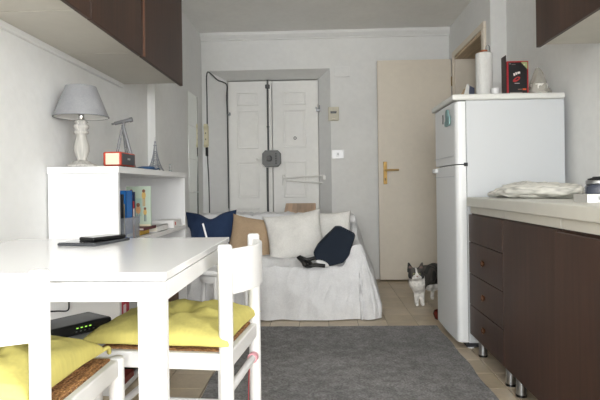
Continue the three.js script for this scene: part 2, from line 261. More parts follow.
// ------------------------------------------------------------------ white sofa cover as one draped surface
{
  const t = thing('sofa', 'white cloth covered two-seat sofa under the cushions', 'sofa', [0, 0, 0]);
  const X0 = -1.06, X1 = 0.27, D0 = 3.66, D1 = 4.52;
  const NX = 260, ND = 170, gx0 = X0 - 0.08, gx1 = X1 + 0.22, gd0 = D0 - 0.12, gd1 = D1 + 0.03;
  const seatH = (x, d) => {
    let h = 0.385 + 0.012 * n2(x * 5, d * 5, 91) + 0.006 * n2(x * 16, d * 12, 92);
    h += 0.02 * (1 - Math.pow(Math.abs((x - (X0 + X1) / 2) / 0.7), 2)) * sstep(D0, D0 + 0.2, d);
    h -= 0.03 * sstep(0.10, 0, d - D0);
    return h;
  };
  const backH = (x) => 0.685 + 0.01 * n1(x * 4, 93) + 0.006 * n1(x * 14, 94);
  const armH = (d) => lerp(0.50, 0.63, sstep(D0, D0 + 0.5, d)) + 0.01 * n1(d * 7, 95);
  const H = (x, d) => {
    let h = seatH(x, d);
    const bk = sstep(4.12, 4.24, d + 0.03 * n1(x * 3, 96)); h = lerp(h, backH(x), bk);
    const ar = sstep(X1 - 0.13, X1 - 0.03, x + 0.02 * n1(d * 5, 97)) ; h = Math.max(h, lerp(h, armH(d), ar));
    const al = sstep(X0 + 0.13, X0 + 0.04, x); h = Math.max(h, lerp(h, armH(d), al));
    // outside of the carcass the cloth falls to the floor with folds
    const ox = Math.max(0, x - X1), ol = Math.max(0, X0 - x), of = Math.max(0, D0 - d), ob = Math.max(0, d - D1);
    const out = Math.hypot(Math.max(ox, ol), Math.max(of, ob));
    if (out > 0) {
      const s = ox > 0 && of === 0 ? d * 1.0 + 7 : ox > 0 ? Math.atan2(of, ox) * 0.25 + 10.5 : x + 20;
      let fl = ox > 0 ? 0.125 + 0.045 * n1(s * 7, 98) + 0.028 * n1(s * 17, 99) : ob > 0 ? 0.02 : 0.055 + 0.034 * n1(s * 4, 88) + 0.02 * n1(s * 11, 89);
      if (ox > 0 && of > 0) fl = lerp(0.06, 0.13, sstep(0, 1, ox / (ox + of))) + 0.02 * n1(s * 12, 87);
      fl = Math.max(fl, 0.014);
      const q = out / fl;
      h = q >= 1 ? -1 : h * Math.pow(1 - q, ox > 0 ? 0.72 : 0.55);
    }
    return h;
  };
  const pos = [], idx = [], id = new Int32Array((NX + 1) * (ND + 1)).fill(-1);
  for (let j = 0; j <= ND; j++) for (let i = 0; i <= NX; i++) {
    const ui = i / NX, vj = j / ND;
    const x = ui < 0.7 ? lerp(gx0, X1 - 0.06, ui / 0.7) : lerp(X1 - 0.06, gx1, (ui - 0.7) / 0.3), d = vj < 0.45 ? lerp(gd0, D0 + 0.06, vj / 0.45) : lerp(D0 + 0.06, gd1, (vj - 0.45) / 0.55); let h = H(x, d);
    // wrinkles on the cloth
    if (h > 0.03) h += 0.007 * n2(x * 20 + 6 * n2(x * 4, d * 4, 81), d * 12, 82) + 0.012 * Math.pow(1 - Math.abs(n2(x * 7 + 3 * d, d * 4 - x, 83)), 5) ;
    id[j * (NX + 1) + i] = pos.length / 3; pos.push(x, h < 0 ? -1 : Math.max(0.012 + 0.008 * (1 + n1((x + d) * 9, 80)), h), -d);
  }
  const at = (i, j) => id[j * (NX + 1) + i], drop = pos.filter((v, i) => i % 3 === 1).map((v) => v < 0);
  for (let j = 0; j < ND; j++) for (let i = 0; i < NX; i++) {
    const a = at(i, j), b = at(i + 1, j), c = at(i + 1, j + 1), e = at(i, j + 1);
    const bad = [a, b, c, e].filter((k) => drop[k]).length;
    if (bad === 4) continue;
    idx.push(a, b, c, a, c, e);
  }
  const g0 = new THREE.BufferGeometry(); g0.setAttribute('position', new THREE.Float32BufferAttribute(pos.map((v, i) => i % 3 === 1 && v < 0 ? 0.006 : v), 3)); g0.setIndex(idx);
  // drop unused vertices
  const g = mergeVertices(g0.toNonIndexed(), 1e-5); g.computeVertexNormals();
  { const p = g.attributes.position, n = g.attributes.normal; // creases and soft folds in the hanging cloth
    for (let i = 0; i < p.count; i++) {
      const x = p.getX(i), y = p.getY(i), d = -p.getZ(i), k = sstep(0.0, 0.05, y) * (1 - 0.6 * Math.abs(n.getY(i)));
      const s = Math.abs(n.getX(i)) > 0.6 ? d + 3 : x, wv = 0.35 * n2(s * 3, y * 4, 181);
      const ridge = Math.pow(1 - Math.abs(n2(s * 6 + wv * 2, y * 3.5 + s * 2.2 + wv, 182)), 4), fine = Math.pow(1 - Math.abs(n2(s * 13 - y * 5, y * 10 + s * 4, 184)), 5);
      const o = k * (0.013 * ridge + 0.007 * fine + 0.009 * n2(s * 8, y * 2.2, 183));
      p.setXYZ(i, x + n.getX(i) * o, y + n.getY(i) * o * 0.4, -d + n.getZ(i) * o);
    } g.computeVertexNormals(); }
  { const p = g.attributes.position, uv = new Float32Array(p.count * 2); for (let i = 0; i < p.count; i++) { uv[2 * i] = p.getX(i); uv[2 * i + 1] = -p.getZ(i) + p.getY(i); } g.setAttribute('uv', new THREE.BufferAttribute(uv, 2)); }
  part(t, 'throw_cover', g, M.throw);
  part(t, 'sofa_frame', merge([bx(X0 + 0.06, X1 - 0.06, 0.06, 0.30, D0 + 0.06, D1 - 0.05, 0.03), bx(X0 + 0.06, X1 - 0.06, 0.06, 0.60, 4.3, D1 - 0.05, 0.04)]), M.darkGrey);
  for (const [x, d] of [[X0 + 0.12, D0 + 0.12], [X1 - 0.12, D0 + 0.12], [X0 + 0.12, D1 - 0.12], [X1 - 0.12, D1 - 0.12]]) part(t, 'leg', rod(V(x, 0, -d), V(x, 0.07, -d), 0.025), M.black);
}
// cushions
function cushionGeo(w, h, t, o = {}) {
  const n = o.n ?? 30, pos = [], idx = [], uv = [], pin = o.pinch ?? 0.08, s = o.seed ?? 1;
  const f = (u, v, side) => {
    const pu = 1 - Math.pow(Math.abs(u), 2.2), pv = 1 - Math.pow(Math.abs(v), 2.2);
    const x = u * w / 2 * (1 - pin * pv * Math.abs(u)) , y = v * h / 2 * (1 - pin * pu * Math.abs(v));
    let z = t / 2 * Math.pow(Math.max(0, pu * pv), o.pow ?? 0.5);
    z *= 1 + 0.10 * n2(u * 2.2 + s * 7, v * 2.2, 101) + 0.05 * n2(u * 6 + s * 3, v * 6, 103);
    if (o.wr) z += t * 0.05 * (Math.pow(1 - Math.abs(n2(u * 3 + v * 1.5 + s, v * 3.2 - u, 105)), 4) - 0.25) * Math.pow(Math.max(0, pu * pv), 0.4) + t * 0.012 * n2(u * 9 + s, v * 5, 107) * Math.pow(Math.max(0, pu * pv), 0.4);
    if (o.tufts && side > 0) for (const [tu, tv] of o.tufts) { const r = Math.hypot(u - tu, v - tv), a = Math.atan2(v - tv, u - tu); z -= t * 0.32 * Math.exp(-r * r / 0.035) * (Math.max(0, pu * pv) > 0 ? 1 : 0); z += t * 0.05 * Math.sin(a * 6 + s) * Math.exp(-((r - 0.4) ** 2) / 0.06) * pu * pv; }
    if (o.chop) z *= 1 + 0.1 * pu, void 0;
    let yy = y; if (o.chop && v > 0) yy -= o.chop * h * v * Math.exp(-u * u / 0.12);
    return [x, yy, side * z + (o.sag ? o.sag(u, v) : 0)];
  };
  for (const side of [1, -1]) for (let j = 0; j <= n; j++) for (let i = 0; i <= n; i++) { const U = i / n * 2 - 1, W = j / n * 2 - 1; const u = Math.sin(U * Math.PI / 2) * 0.5 + U * 0.5, v = Math.sin(W * Math.PI / 2) * 0.5 + W * 0.5; const p = f(u, v, side); pos.push(...p); uv.push(p[0], p[1]); }
  const N = (n + 1) * (n + 1);
  for (let k = 0; k < 2; k++) for (let j = 0; j < n; j++) for (let i = 0; i < n; i++) { const a = k * N + j * (n + 1) + i, b = a + 1, c = b + n + 1, e = a + n + 1; if (k === 0) idx.push(a, b, c, a, c, e); else idx.push(a, c, b, a, e, c); }
  const g = new THREE.BufferGeometry(); g.setAttribute('position', new THREE.Float32BufferAttribute(pos, 3)); g.setIndex(idx);
  const m = mergeVertices(g, 1e-5); m.computeVertexNormals();
  const p = m.attributes.position, q = new Float32Array(p.count * 2); for (let i = 0; i < p.count; i++) { q[2 * i] = p.getX(i); q[2 * i + 1] = p.getY(i); } m.setAttribute('uv', new THREE.BufferAttribute(q, 2)); return m;
}
function sofaCushion(label, m, w, h, t, [x, y, d], rz, rx, ry, o) {
  const c = single('sofa_cushion', label, 'cushion', cushionGeo(w, h, t, o), m, 'cushions leaning on the sofa back');
  c.position.set(x, y, -d); c.rotation.set(rx, ry, rz, 'YXZ'); return c;
}
sofaCushion('navy blue cushion at the left end of sofa', M.navy, 0.40, 0.37, 0.14, [-0.845, 0.555, 4.07], 0.03, -0.25, 0.06, { seed: 2, pinch: 0.1, chop: 0.13 });
sofaCushion('tan beige cushion between the navy and large white cushions', M.tan, 0.36, 0.35, 0.13, [-0.525, 0.52, 4.02], -0.16, -0.3, 0, { seed: 3, pinch: 0.1 });
sofaCushion('large ivory white cushion in the middle of sofa', M.ivory, 0.44, 0.37, 0.16, [-0.19, 0.545, 3.93], 0.14, -0.32, 0.05, { seed: 4, pinch: 0.1 });
sofaCushion('small white cushion behind the navy bag', M.ivory, 0.30, 0.30, 0.12, [0.09, 0.57, 4.08], 0.05, -0.2, -0.1, { seed: 5, pinch: 0.09 });
// navy bag lying on the seat
{
  const t = thing('shoulder_bag', 'navy blue cloth bag slumped on the sofa seat', 'bag', [0.07, 0.362, -3.695]); t.scale.set(1.12, 0.93, 1);
  const pts = [[0.035, 0.262], [0.058, 0.258], [0.128, 0.214], [0.134, 0.195], [0.124, 0.15], [0.10, 0.07], [0.066, 0.016], [-0.007, -0.004], [-0.078, 0.014], [-0.098, 0.078], [-0.074, 0.135], [-0.012, 0.205], [0.02, 0.248]];
  const sh = new THREE.Shape(); const cv = new THREE.CatmullRomCurve3(pts.map(([a, b]) => V(a, b, 0)), true, 'catmullrom', 0.18); cv.getPoints(52).forEach((p, i) => i ? sh.lineTo(p.x, p.y) : sh.moveTo(p.x, p.y));
  const g = new THREE.ExtrudeGeometry(sh, { depth: 0.05, bevelEnabled: true, bevelSize: 0.012, bevelThickness: 0.035, bevelSegments: 5, steps: 3 });
  const p = g.attributes.position; for (let i = 0; i < p.count; i++) { const x = p.getX(i), y = p.getY(i), z = p.getZ(i); p.setXYZ(i, x + 0.006 * n2(y * 20, z * 20, 131), y + 0.004 * n2(x * 20, z * 20, 132), (z - 0.025) * (1.3 - 2.6 * y) - 0.012 * Math.exp(-((x - 0.06) ** 2 + (y - 0.2) ** 2) / 0.0012) * Math.sign(z - 0.025) + 0.008 * n2(x * 16, y * 16, 133)); }
  const gg = mergeVertices((g.deleteAttribute('uv'), g.deleteAttribute('normal'), g), 1e-4); gg.computeVertexNormals(); gg.translate(0, 0.02, 0);
  part(t, 'bag_body', uvm(gg), M.bagNavy);
  part(t, 'zip_line', tube([V(0.02, 0.255, 0.03), V(0.045, 0.23, 0.04), V(0.08, 0.21, 0.038), V(0.12, 0.20, 0.028)], 0.004, 20, 6), M.black);
  part(t, 'strap', tube([V(-0.08, 0.07, 0.05), V(-0.15, 0.055, 0.07), V(-0.20, 0.075, 0.06), V(-0.175, 0.045, 0.085), V(-0.15, 0.012, 0.10), V(-0.10, 0.02, 0.11), V(-0.04, 0.012, 0.10)], 0.014, 40, 8), M.black, 'black strap');
  part(t, 'strap', tube([V(-0.13, 0.06, 0.06), V(-0.165, 0.02, 0.09), V(-0.12, 0.015, 0.115), V(-0.14, 0.05, 0.09)], 0.013, 30, 8), M.black, 'black strap');
  part(t, 'pale_patch', (() => { const q = new THREE.SphereGeometry(1, 16, 10); q.scale(0.045, 0.022, 0.02); q.rotateZ(-0.5); q.translate(-0.055, 0.024, 0.075); return q; })(), M.throw, 'pale cloth lining');
}
// wooden box behind the sofa back
{
  const t = thing('wooden_box', 'light brown wooden box showing above the sofa back', 'box', [-0.18, 0, -4.8]);
  part(t, 'body', lb(0.29, 0.66, 0.26, 0, 0.33, 0, 0.006), M.lightWood);
  const s = new THREE.Shape([[-0.14, 0.66], [0.14, 0.66], [0.14, 0.685], [-0.13, 0.755], [-0.14, 0.755]].map(([a, b]) => new THREE.Vector2(a, b)));
  const g = new THREE.ExtrudeGeometry(s, { depth: 0.27, bevelEnabled: true, bevelSize: 0.004, bevelThickness: 0.004, bevelSegments: 1 }); g.translate(0, 0, -0.135); g.rotateY(-Math.PI / 2);
  part(t, 'sloped_lid', uvm(g), M.lightWood);
}

// ------------------------------------------------------------------ small fittings on the walls
{
  const t = thing('thermostat', 'beige wall thermostat beside the entrance niche', 'thermostat', [0.142, 1.55, -5.2]);
  part(t, 'case', lb(0.105, 0.135, 0.028, 0, 0.07, 0.014, 0.008), mat(0xd2ccb8, 0.5));
  part(t, 'display', lb(0.06, 0.022, 0.004, 0, 0.083, 0.029, 0.001), mat(0x4a4a46, 0.3, { map: canvasTex(96, 36, (c, w, h) => { c.fillStyle = '#55564f'; c.fillRect(0, 0, w, h); c.fillStyle = '#15150f'; c.font = 'bold 30px monospace'; c.textAlign = 'center'; c.fillText('888', w / 2, 29); }) }));
  part(t, 'dial', lb(0.03, 0.012, 0.01, 0, 0.018, 0.03, 0.003), mat(0xe6dccb, 0.5));
  const s = thing('light_switch', 'white light switch plate right of the entrance niche', 'switch', [0.18, 1.18, -5.2]);
  part(s, 'plate', lb(0.118, 0.088, 0.012, 0, 0.044, 0.006, 0.004), phys(0xfafafa, 0.2));
  part(s, 'rocker', lb(0.026, 0.044, 0.008, 0, 0.044, 0.013, 0.003), phys(0xf0f0f0, 0.2));
  part(s, 'rocker_mark', lb(0.006, 0.02, 0.002, 0, 0.046, 0.0175), M.darkGrey);
  const j = thing('junction_box_cover', 'square blank cover painted over, above the thermostat', 'cover plate', [0.23, 1.98, -5.2]);
  part(j, 'cover', lb(0.15, 0.1, 0.014, 0, 0.05, 0.007, 0.003), M.wall);
  const h = thing('intercom_handset', 'beige intercom handset hanging left of the entrance niche', 'intercom', [-1.112, 1.31, -5.2]);
  part(h, 'base', lb(0.042, 0.2, 0.016, 0, 0.115, 0.008, 0.005), mat(0xcfc6a6, 0.5));
  const hs = new THREE.Shape([[0, 0], [0.035, 0], [0.045, 0.02], [0.025, 0.05], [0.024, 0.17], [0.045, 0.2], [0.033, 0.222], [0, 0.222]].map(([a, b]) => new THREE.Vector2(a, b)));
  const hg = new THREE.ExtrudeGeometry(hs, { depth: 0.026, bevelEnabled: true, bevelSize: 0.003, bevelThickness: 0.004, bevelSegments: 2 }); hg.rotateY(-Math.PI / 2); hg.translate(0.013, 0.005, 0.018);
  part(h, 'handset', hg, mat(0xe4dcbc, 0.45));
  for (const y of [0.08, 0.14]) part(h, 'button', lb(0.008, 0.014, 0.006, 0.0, y, 0.045), M.darkGrey);
  part(h, 'curled_cord', tube(Array.from({ length: 60 }, (_, i) => V(0.004 + 0.011 * Math.cos(i * 1.3), -0.0 - i * 0.0014, 0.02 + 0.011 * Math.sin(i * 1.3))), 0.004, 200, 5), M.black, 'black curled cord');
  single('intercom_cable', 'dark thin cable looping from the intercom over the niche corner', 'cable', tube([V(-1.104, 1.53, -5.195), V(-1.103, 1.8, -5.195), V(-1.102, 2.03, -5.194), V(-1.092, 2.06, -5.2), V(-1.06, 2.04, -5.225), V(-1.01, 1.995, -5.292), V(-0.965, 1.985, -5.352), V(-0.938, 1.965, -5.388), V(-0.942, 1.84, -5.386), V(-0.937, 1.7, -5.39), V(-0.936, 1.2, -5.39), V(-0.935, 0.7, -5.39)], 0.0065, 120, 6), M.darkGrey);
  single('wall_cable', 'grey cable running down the wall below the intercom', 'cable', tube([V(-1.106, 1.23, -5.192), V(-1.098, 1.05, -5.192), V(-1.093, 0.8, -5.192), V(-1.093, 0.4, -5.192)], 0.006, 40, 6), M.darkGrey);
}
// column of square mirror tiles on the left wall
{
  const mm = mat(0xf6f9f4, 0.05, { metalness: 1 });
  const words = ['topmost mirror tile in the column on the left wall', 'second mirror tile from the top on the left wall', 'third mirror tile from the top on the left wall', 'lowest mirror tile, nearest the navy cushion'];
  for (let k = 0; k < 4; k++) {
    const y1 = 1.775 - k * 0.3;
    const t = thing('mirror_tile', words[k], 'mirror', [XL2, y1 - 0.298, -4.8], 0, 'mirror tiles on the left wall');
    part(t, 'glass', lb(0.004, 0.295, 0.36, 0.003, 0.149, 0, 0.001), mm);
    part(t, 'backing', lb(0.002, 0.29, 0.35, 0.0002, 0.149, 0), M.darkGrey);
  }
}

// ------------------------------------------------------------------ low white shelf unit on the left
const UX0 = -1.203, UX1 = -0.888, UD0 = 2.30, UD1 = 3.475, UT = 1.013;
{
  const t = thing('shelf_unit', 'low white open shelf unit against the left wall', 'shelf', [0, 0, 0]);
  const m = M.whiteLaminate;
  part(t, 'top_board', bx(UX0, UX1 + 0.006, UT - 0.03, UT, UD0 - 0.008, UD1 + 0.006, 0.002), m);
  part(t, 'side_panel', bx(UX0, UX1, 0, UT - 0.03, UD0, UD0 + 0.024, 0.002), m);
  part(t, 'side_panel', bx(UX0, UX1, 0, UT - 0.03, UD1 - 0.024, UD1, 0.002), m);
  part(t, 'back_panel', bx(UX0, UX0 + 0.01, 0.03, UT - 0.03, UD0 + 0.024, UD1 - 0.024), m);
  for (const y of [0.03, 0.325, 0.672]) part(t, 'shelf', bx(UX0 + 0.01, UX1, y - 0.024, y, UD0 + 0.024, UD1 - 0.024, 0.002), m);
}
// books etc. on the upper shelf
function book(label, x0, x1, y0, y1, d0, d1, color, extra = {}) {
  const t = thing('book', label, 'book', [0, 0, 0], 0, extra.group);
  // spine faces the room (+x)
  const c = mat(color, 0.5, extra.map ? { map: extra.map } : {});
  if (extra.flat) {
    part(t, 'cover', merge([bx(x0, x1, y1 - 0.003, y1, d0, d1), bx(x0, x1, y0, y0 + 0.003, d0, d1), bx(x1 - 0.003, x1, y0, y1, d0, d1)]), c);
    part(t, 'pages', bx(x0 + 0.002, x1 - 0.003, y0 + 0.003, y1 - 0.003, d0 + 0.003, d1 - 0.003), M.pages);
  } else {
    part(t, 'cover', merge([bx(x1 - 0.003, x1, y0, y1, d0, d1), bx(x0, x1, y0, y1, d0, d0 + 0.003), bx(x0, x1, y0, y1, d1 - 0.003, d1)]), c);
    part(t, 'pages', bx(x0 + 0.003, x1 - 0.003, y0 + 0.004, y1 - 0.004, d0 + 0.003, d1 - 0.003), M.pages);
    if (extra.band) part(t, 'title_band', bx(x1 - 0.001, x1 + 0.0006, lerp(y0, y1, extra.band[0]), lerp(y0, y1, extra.band[1]), d0 + 0.002, d1 - 0.002), mat(extra.band[2], 0.5));
  }
  return t;
}
M.pages = mat(0xe8e2d2, 0.8);
{
  const y = 0.6725;
  book('thin dark grey book nearest the shelf side panel', -1.05, -0.905, y, y + 0.215, 2.395, 2.412, 0x2e3138);
  book('thin ochre book beside the thick blue book', -1.05, -0.91, y, y + 0.17, 2.418, 2.437, 0xa9925a);
  book('thick bright blue book standing on the shelf', -1.06, -0.905, y, y + 0.232, 2.442, 2.523, 0x1f6cb8, { band: [0.05, 0.12, 0xe8eef2] });
  book('orange book right of the thick blue book', -1.05, -0.91, y, y + 0.21, 2.526, 2.540, 0xd08a4e);
  book('red spined book with white lettering band', -1.05, -0.91, y, y + 0.18, 2.543, 2.566, 0xb92c38, { band: [0.35, 0.8, 0xe9d8d4] });
  book('dark blue thin book at the end of row', -1.05, -0.912, y, y + 0.225, 2.569, 2.584, 0x2c3d66);
  // translucent holder around the books
  const hm = phys(0xdfe4ea, 0.12, { transmission: 0.85, thickness: 0, ior: 1.45 });
  const t = thing('book_holder', 'translucent grey plastic holder around the book row', 'holder', [0, 0, 0]);
  part(t, 'front_pane', bx(-0.899, -0.896, y, y + 0.105, 2.385, 2.595), hm); part(t, 'side_pane', bx(-1.06, -0.899, y, y + 0.105, 2.385, 2.388), hm); part(t, 'side_pane', bx(-1.06, -0.899, y, y + 0.105, 2.592, 2.595), hm);
  // illustrated picture book leaning, cover towards the room
  const cov = canvasTex(128, 200, (c, w, h) => {
    c.fillStyle = '#b4c4b2'; c.fillRect(0, 0, w, h); c.fillStyle = '#9fb8ae'; c.fillRect(30, 60, 50, 90);
    const fig = (x, yy, s, a, b) => { c.fillStyle = a; c.beginPath(); c.ellipse(x, yy, 9 * s, 16 * s, 0, 0, 7); c.fill(); c.fillStyle = b; c.fillRect(x - 5 * s, yy + 12 * s, 4 * s, 34 * s); c.fillRect(x + 2 * s, yy + 12 * s, 4 * s, 34 * s); c.fillStyle = '#7a4f36'; c.beginPath(); c.arc(x, yy - 18 * s, 7 * s, 0, 7); c.fill(); };
    fig(28, 120, 1.3, '#b98a63', '#4a5560'); fig(62, 118, 1.4, '#c9976a', '#8d99a2'); fig(98, 130, 1.0, '#c8a35c', '#52606a'); fig(92, 45, 1.2, '#cba95f', '#b98f55'); fig(26, 45, 1.2, '#6d6a78', '#5a6270');
    c.fillStyle = '#d8cfae'; c.fillRect(0, h - 10, w, 10);
  });
  const pb = thing('picture_book', 'pale green picture book leaning upright, figures on its cover', 'book', [-0.957, 0.7145, -2.76], 0.1);
  const pages = part(pb, 'pages', lb(0.118, 0.2, 0.012, 0, 0.1045, -0.009), M.pages);
  const cgb = new THREE.BoxGeometry(0.125, 0.21, 0.003); cgb.translate(0, 0.1055, -0.001);
  part(pb, 'front_cover', cgb, mat(0xffffff, 0.5, { map: cov })); part(pb, 'back_cover', lb(0.125, 0.21, 0.003, 0, 0.1055, -0.0165), mat(0xa9b9a6, 0.5));
  pb.rotation.x = -0.0;
  book('maroon book lying under the picture book', -1.02, -0.896, 0.699, 0.7135, 2.66, 2.86, 0x6e2a33, { flat: true });
  book('small yellow book lying under the maroon book', -1.0, -0.925, 0.6725, 0.6985, 2.655, 2.83, 0xe0b53c, { flat: true });
  book('white paperback lying flat at the far shelf end', -1.05, -0.90, 0.6725, 0.705, 2.89, 3.1, 0xe9e7e4, { flat: true });
  const wb = thing('small_box', 'small white box with a red dot on the far shelf', 'box', [-0.955, 0.6725, -3.27]);
  part(wb, 'carton', lb(0.13, 0.045, 0.18, 0, 0.0225, 0, 0.002), mat(0xeceae8, 0.6)); part(wb, 'red_mark', lb(0.002, 0.018, 0.02, 0.0655, 0.025, 0.05), mat(0xc25a4e, 0.6));
}
// things in the lower compartments
{
  const rb = thing('red_box', 'red and white carton on the middle shelf, seen under the table', 'box', [-0.985, 0.3255, -2.44]);
  part(rb, 'carton', lb(0.14, 0.066, 0.1, 0, 0.033, 0, 0.002), mat(0xb9273a, 0.5)); part(rb, 'white_label', lb(0.002, 0.04, 0.03, 0.071, 0.03, 0.01), mat(0xeadfe0, 0.5));
  const cb = thing('cardboard_box', 'brown cardboard box in the bottom shelf compartment', 'box', [-1.03, 0.0305, -3.2]);
  part(cb, 'carton', lb(0.24, 0.235, 0.3, 0, 0.1175, 0, 0.002), mat(0x8d6f53, 0.8, { map: woodTex })); part(cb, 'flap', lb(0.12, 0.004, 0.29, 0.05, 0.238, 0), mat(0x9a7b5d, 0.8));
  const bb = thing('black_pouch', 'black rounded pouch on the middle shelf behind table', 'pouch', [-1.01, 0.3255, -3.02]);
  part(bb, 'pouch_body', (() => { const g = new THREE.SphereGeometry(1, 24, 16); g.scale(0.1, 0.15, 0.12); g.translate(0, 0.15, 0); return g; })(), M.black); part(bb, 'flap_seam', (() => { const g = new THREE.TorusGeometry(0.11, 0.005, 6, 30); g.rotateX(Math.PI / 2); g.scale(0.92, 1, 1.08); g.translate(0, 0.17, 0); return g; })(), M.darkGrey);
  const kb = thing('black_case', 'flat black case in the bottom compartment near the table leg', 'case', [-0.99, 0.0305, -2.55]);
  part(kb, 'shell', lb(0.18, 0.25, 0.12, 0, 0.125, 0, 0.015), M.black); part(kb, 'handle', tube([V(0.05, 0.25, 0), V(0.03, 0.262, 0), V(-0.03, 0.262, 0), V(-0.05, 0.25, 0)], 0.006, 20, 6), M.darkGrey);
  book('red book lying at the front of bottom compartment', -0.99, -0.892, 0.0305, 0.06, 2.34, 2.475, 0x8a3b30, { flat: true });
}
// table lamp
{
  const t = thing('table_lamp', 'table lamp with grey shade and whitewashed turned foot', 'lamp', [-1.082, UT, -2.375]);
  const wm = mat(0xe8e7e4, 0.6, { map: woodTex });
  part(t, 'foot', lathe([[0, 0], [0.064, 0], [0.066, 0.008], [0.06, 0.014], [0.044, 0.018], [0.036, 0.026], [0.02, 0.032], [0, 0.032]]), wm);
  part(t, 'turned_stem', lathe([[0.0, 0.028], [0.026, 0.028], [0.02, 0.04], [0.026, 0.052], [0.034, 0.075], [0.033, 0.1], [0.024, 0.13], [0.021, 0.148], [0.03, 0.153], [0.032, 0.163], [0.024, 0.169], [0.033, 0.179], [0.033, 0.192], [0.023, 0.198], [0.029, 0.206], [0.02, 0.216], [0, 0.214]]), wm);
  part(t, 'socket', merge([lathe([[0, 0.212], [0.013, 0.212], [0.013, 0.25], [0.009, 0.256], [0, 0.256]])]), M.chrome);
  part(t, 'bulb', lathe([[0, 0.252], [0.012, 0.254], [0.02, 0.275], [0.024, 0.29], [0.018, 0.308], [0, 0.316]], 20), mat(0xf2f0ea, 0.2));
  const sh = phys(0xa3a4a7, 0.95, { map: clothTex, bumpMap: clothBump, bumpScale: 0.001, transmission: 0.12, thickness: 0, side: THREE.DoubleSide });
  const shade = part(t, 'shade', lathe([[0.12, 0.228], [0.066, 0.368], [0.0645, 0.368], [0.1185, 0.228], [0.12, 0.228]], 56), sh);
  part(shade, 'lining', lathe([[0.1165, 0.2285], [0.063, 0.3675]], 56), mat(0xe6e6e4, 0.9, { side: THREE.DoubleSide }));
  part(shade, 'spider', merge([0, 1, 2].map((k) => rod(V(0, 0.335, 0), V(0.064 * Math.cos(k * 2.094), 0.36, 0.064 * Math.sin(k * 2.094)), 0.0015, 0.0015, 6)).concat([rod(V(0, 0.256, 0), V(0, 0.335, 0), 0.002, 0.002, 6)])), M.chrome);
  part(shade, 'rim', (() => { const g = new THREE.TorusGeometry(0.1195, 0.0018, 6, 56); g.rotateX(Math.PI / 2); g.translate(0, 0.2285, 0); return g; })(), mat(0x77787a, 0.8));
}
// red radio on a black mat
{
  const mt = single('black_mat', 'thin black mat under the red radio', 'mat', bx(-1.03, -0.905, UT, UT + 0.006, 2.43, 2.70, 0.002), M.black);
  const t = thing('table_radio', 'small red table radio with cream side and grey grille', 'radio', [-0.972, UT + 0.006, -2.545]); t.scale.setScalar(1.1);
  const red = mat(0xc0442e, 0.4);
  part(t, 'body', lb(0.078, 0.062, 0.18, 0, 0.032, 0, 0.008), red);
  part(t, 'cream_panel', lb(0.058, 0.048, 0.003, 0.002, 0.032, 0.0895, 0.001), mat(0xe2dcc3, 0.6), 'cream end panel');
  const gr = part(t, 'grille', lb(0.004, 0.048, 0.155, 0.0385, 0.032, 0, 0.001), mat(0x54565a, 0.7), 'grey grille');
  part(gr, 'badge', lb(0.002, 0.008, 0.03, 0.041, 0.034, 0.0), M.silver);
  for (const [x, z] of [[-0.03, -0.075], [0.03, -0.075], [-0.03, 0.075], [0.03, 0.075]]) part(t, 'rubber_foot', rod(V(x, 0, z), V(x, 0.003, z), 0.006), M.black);
}
// small telescope ornament
{
  const t = thing('telescope_ornament', 'small grey metal telescope on tripod behind the radio', 'ornament', [-1.0, UT, -2.68]); t.scale.setScalar(0.95);
  const gm = mat(0x86878a, 0.45, { metalness: 0.5 });
  const top = V(-0.005, 0.24, 0);
  for (const [x, z, r] of [[0.06, 0.01, 0.009], [-0.045, 0.035, 0.003], [0.005, -0.045, 0.003]]) part(t, 'leg', r > 0.004 ? rod(top, V(x, 0, z), r) : merge([rod(top.clone().add(V(-0.004, 0, 0)), V(x - 0.006, 0, z), 0.0034, 0.0034, 8), rod(top.clone().add(V(0.004, 0, 0)), V(x + 0.006, 0, z), 0.0034, 0.0034, 8), rod(V(lerp(top.x, x, 0.5) - 0.006, 0.12, z * 0.5), V(lerp(top.x, x, 0.5) + 0.006, 0.12, z * 0.5), 0.0015, 0.0015, 6)]), gm);
  part(t, 'mount', lathe([[0, 0.232], [0.007, 0.232], [0.008, 0.25], [0, 0.254]], 12), gm);
  part(t, 'tube', merge([rod(V(-0.05, 0.248, 0), V(0.04, 0.268, -0.005), 0.0095, 0.011), rod(V(0.03, 0.2655, -0.004), V(0.045, 0.269, -0.005), 0.013), rod(V(-0.066, 0.2445, 0), V(-0.05, 0.248, 0), 0.0055)]), gm);
}
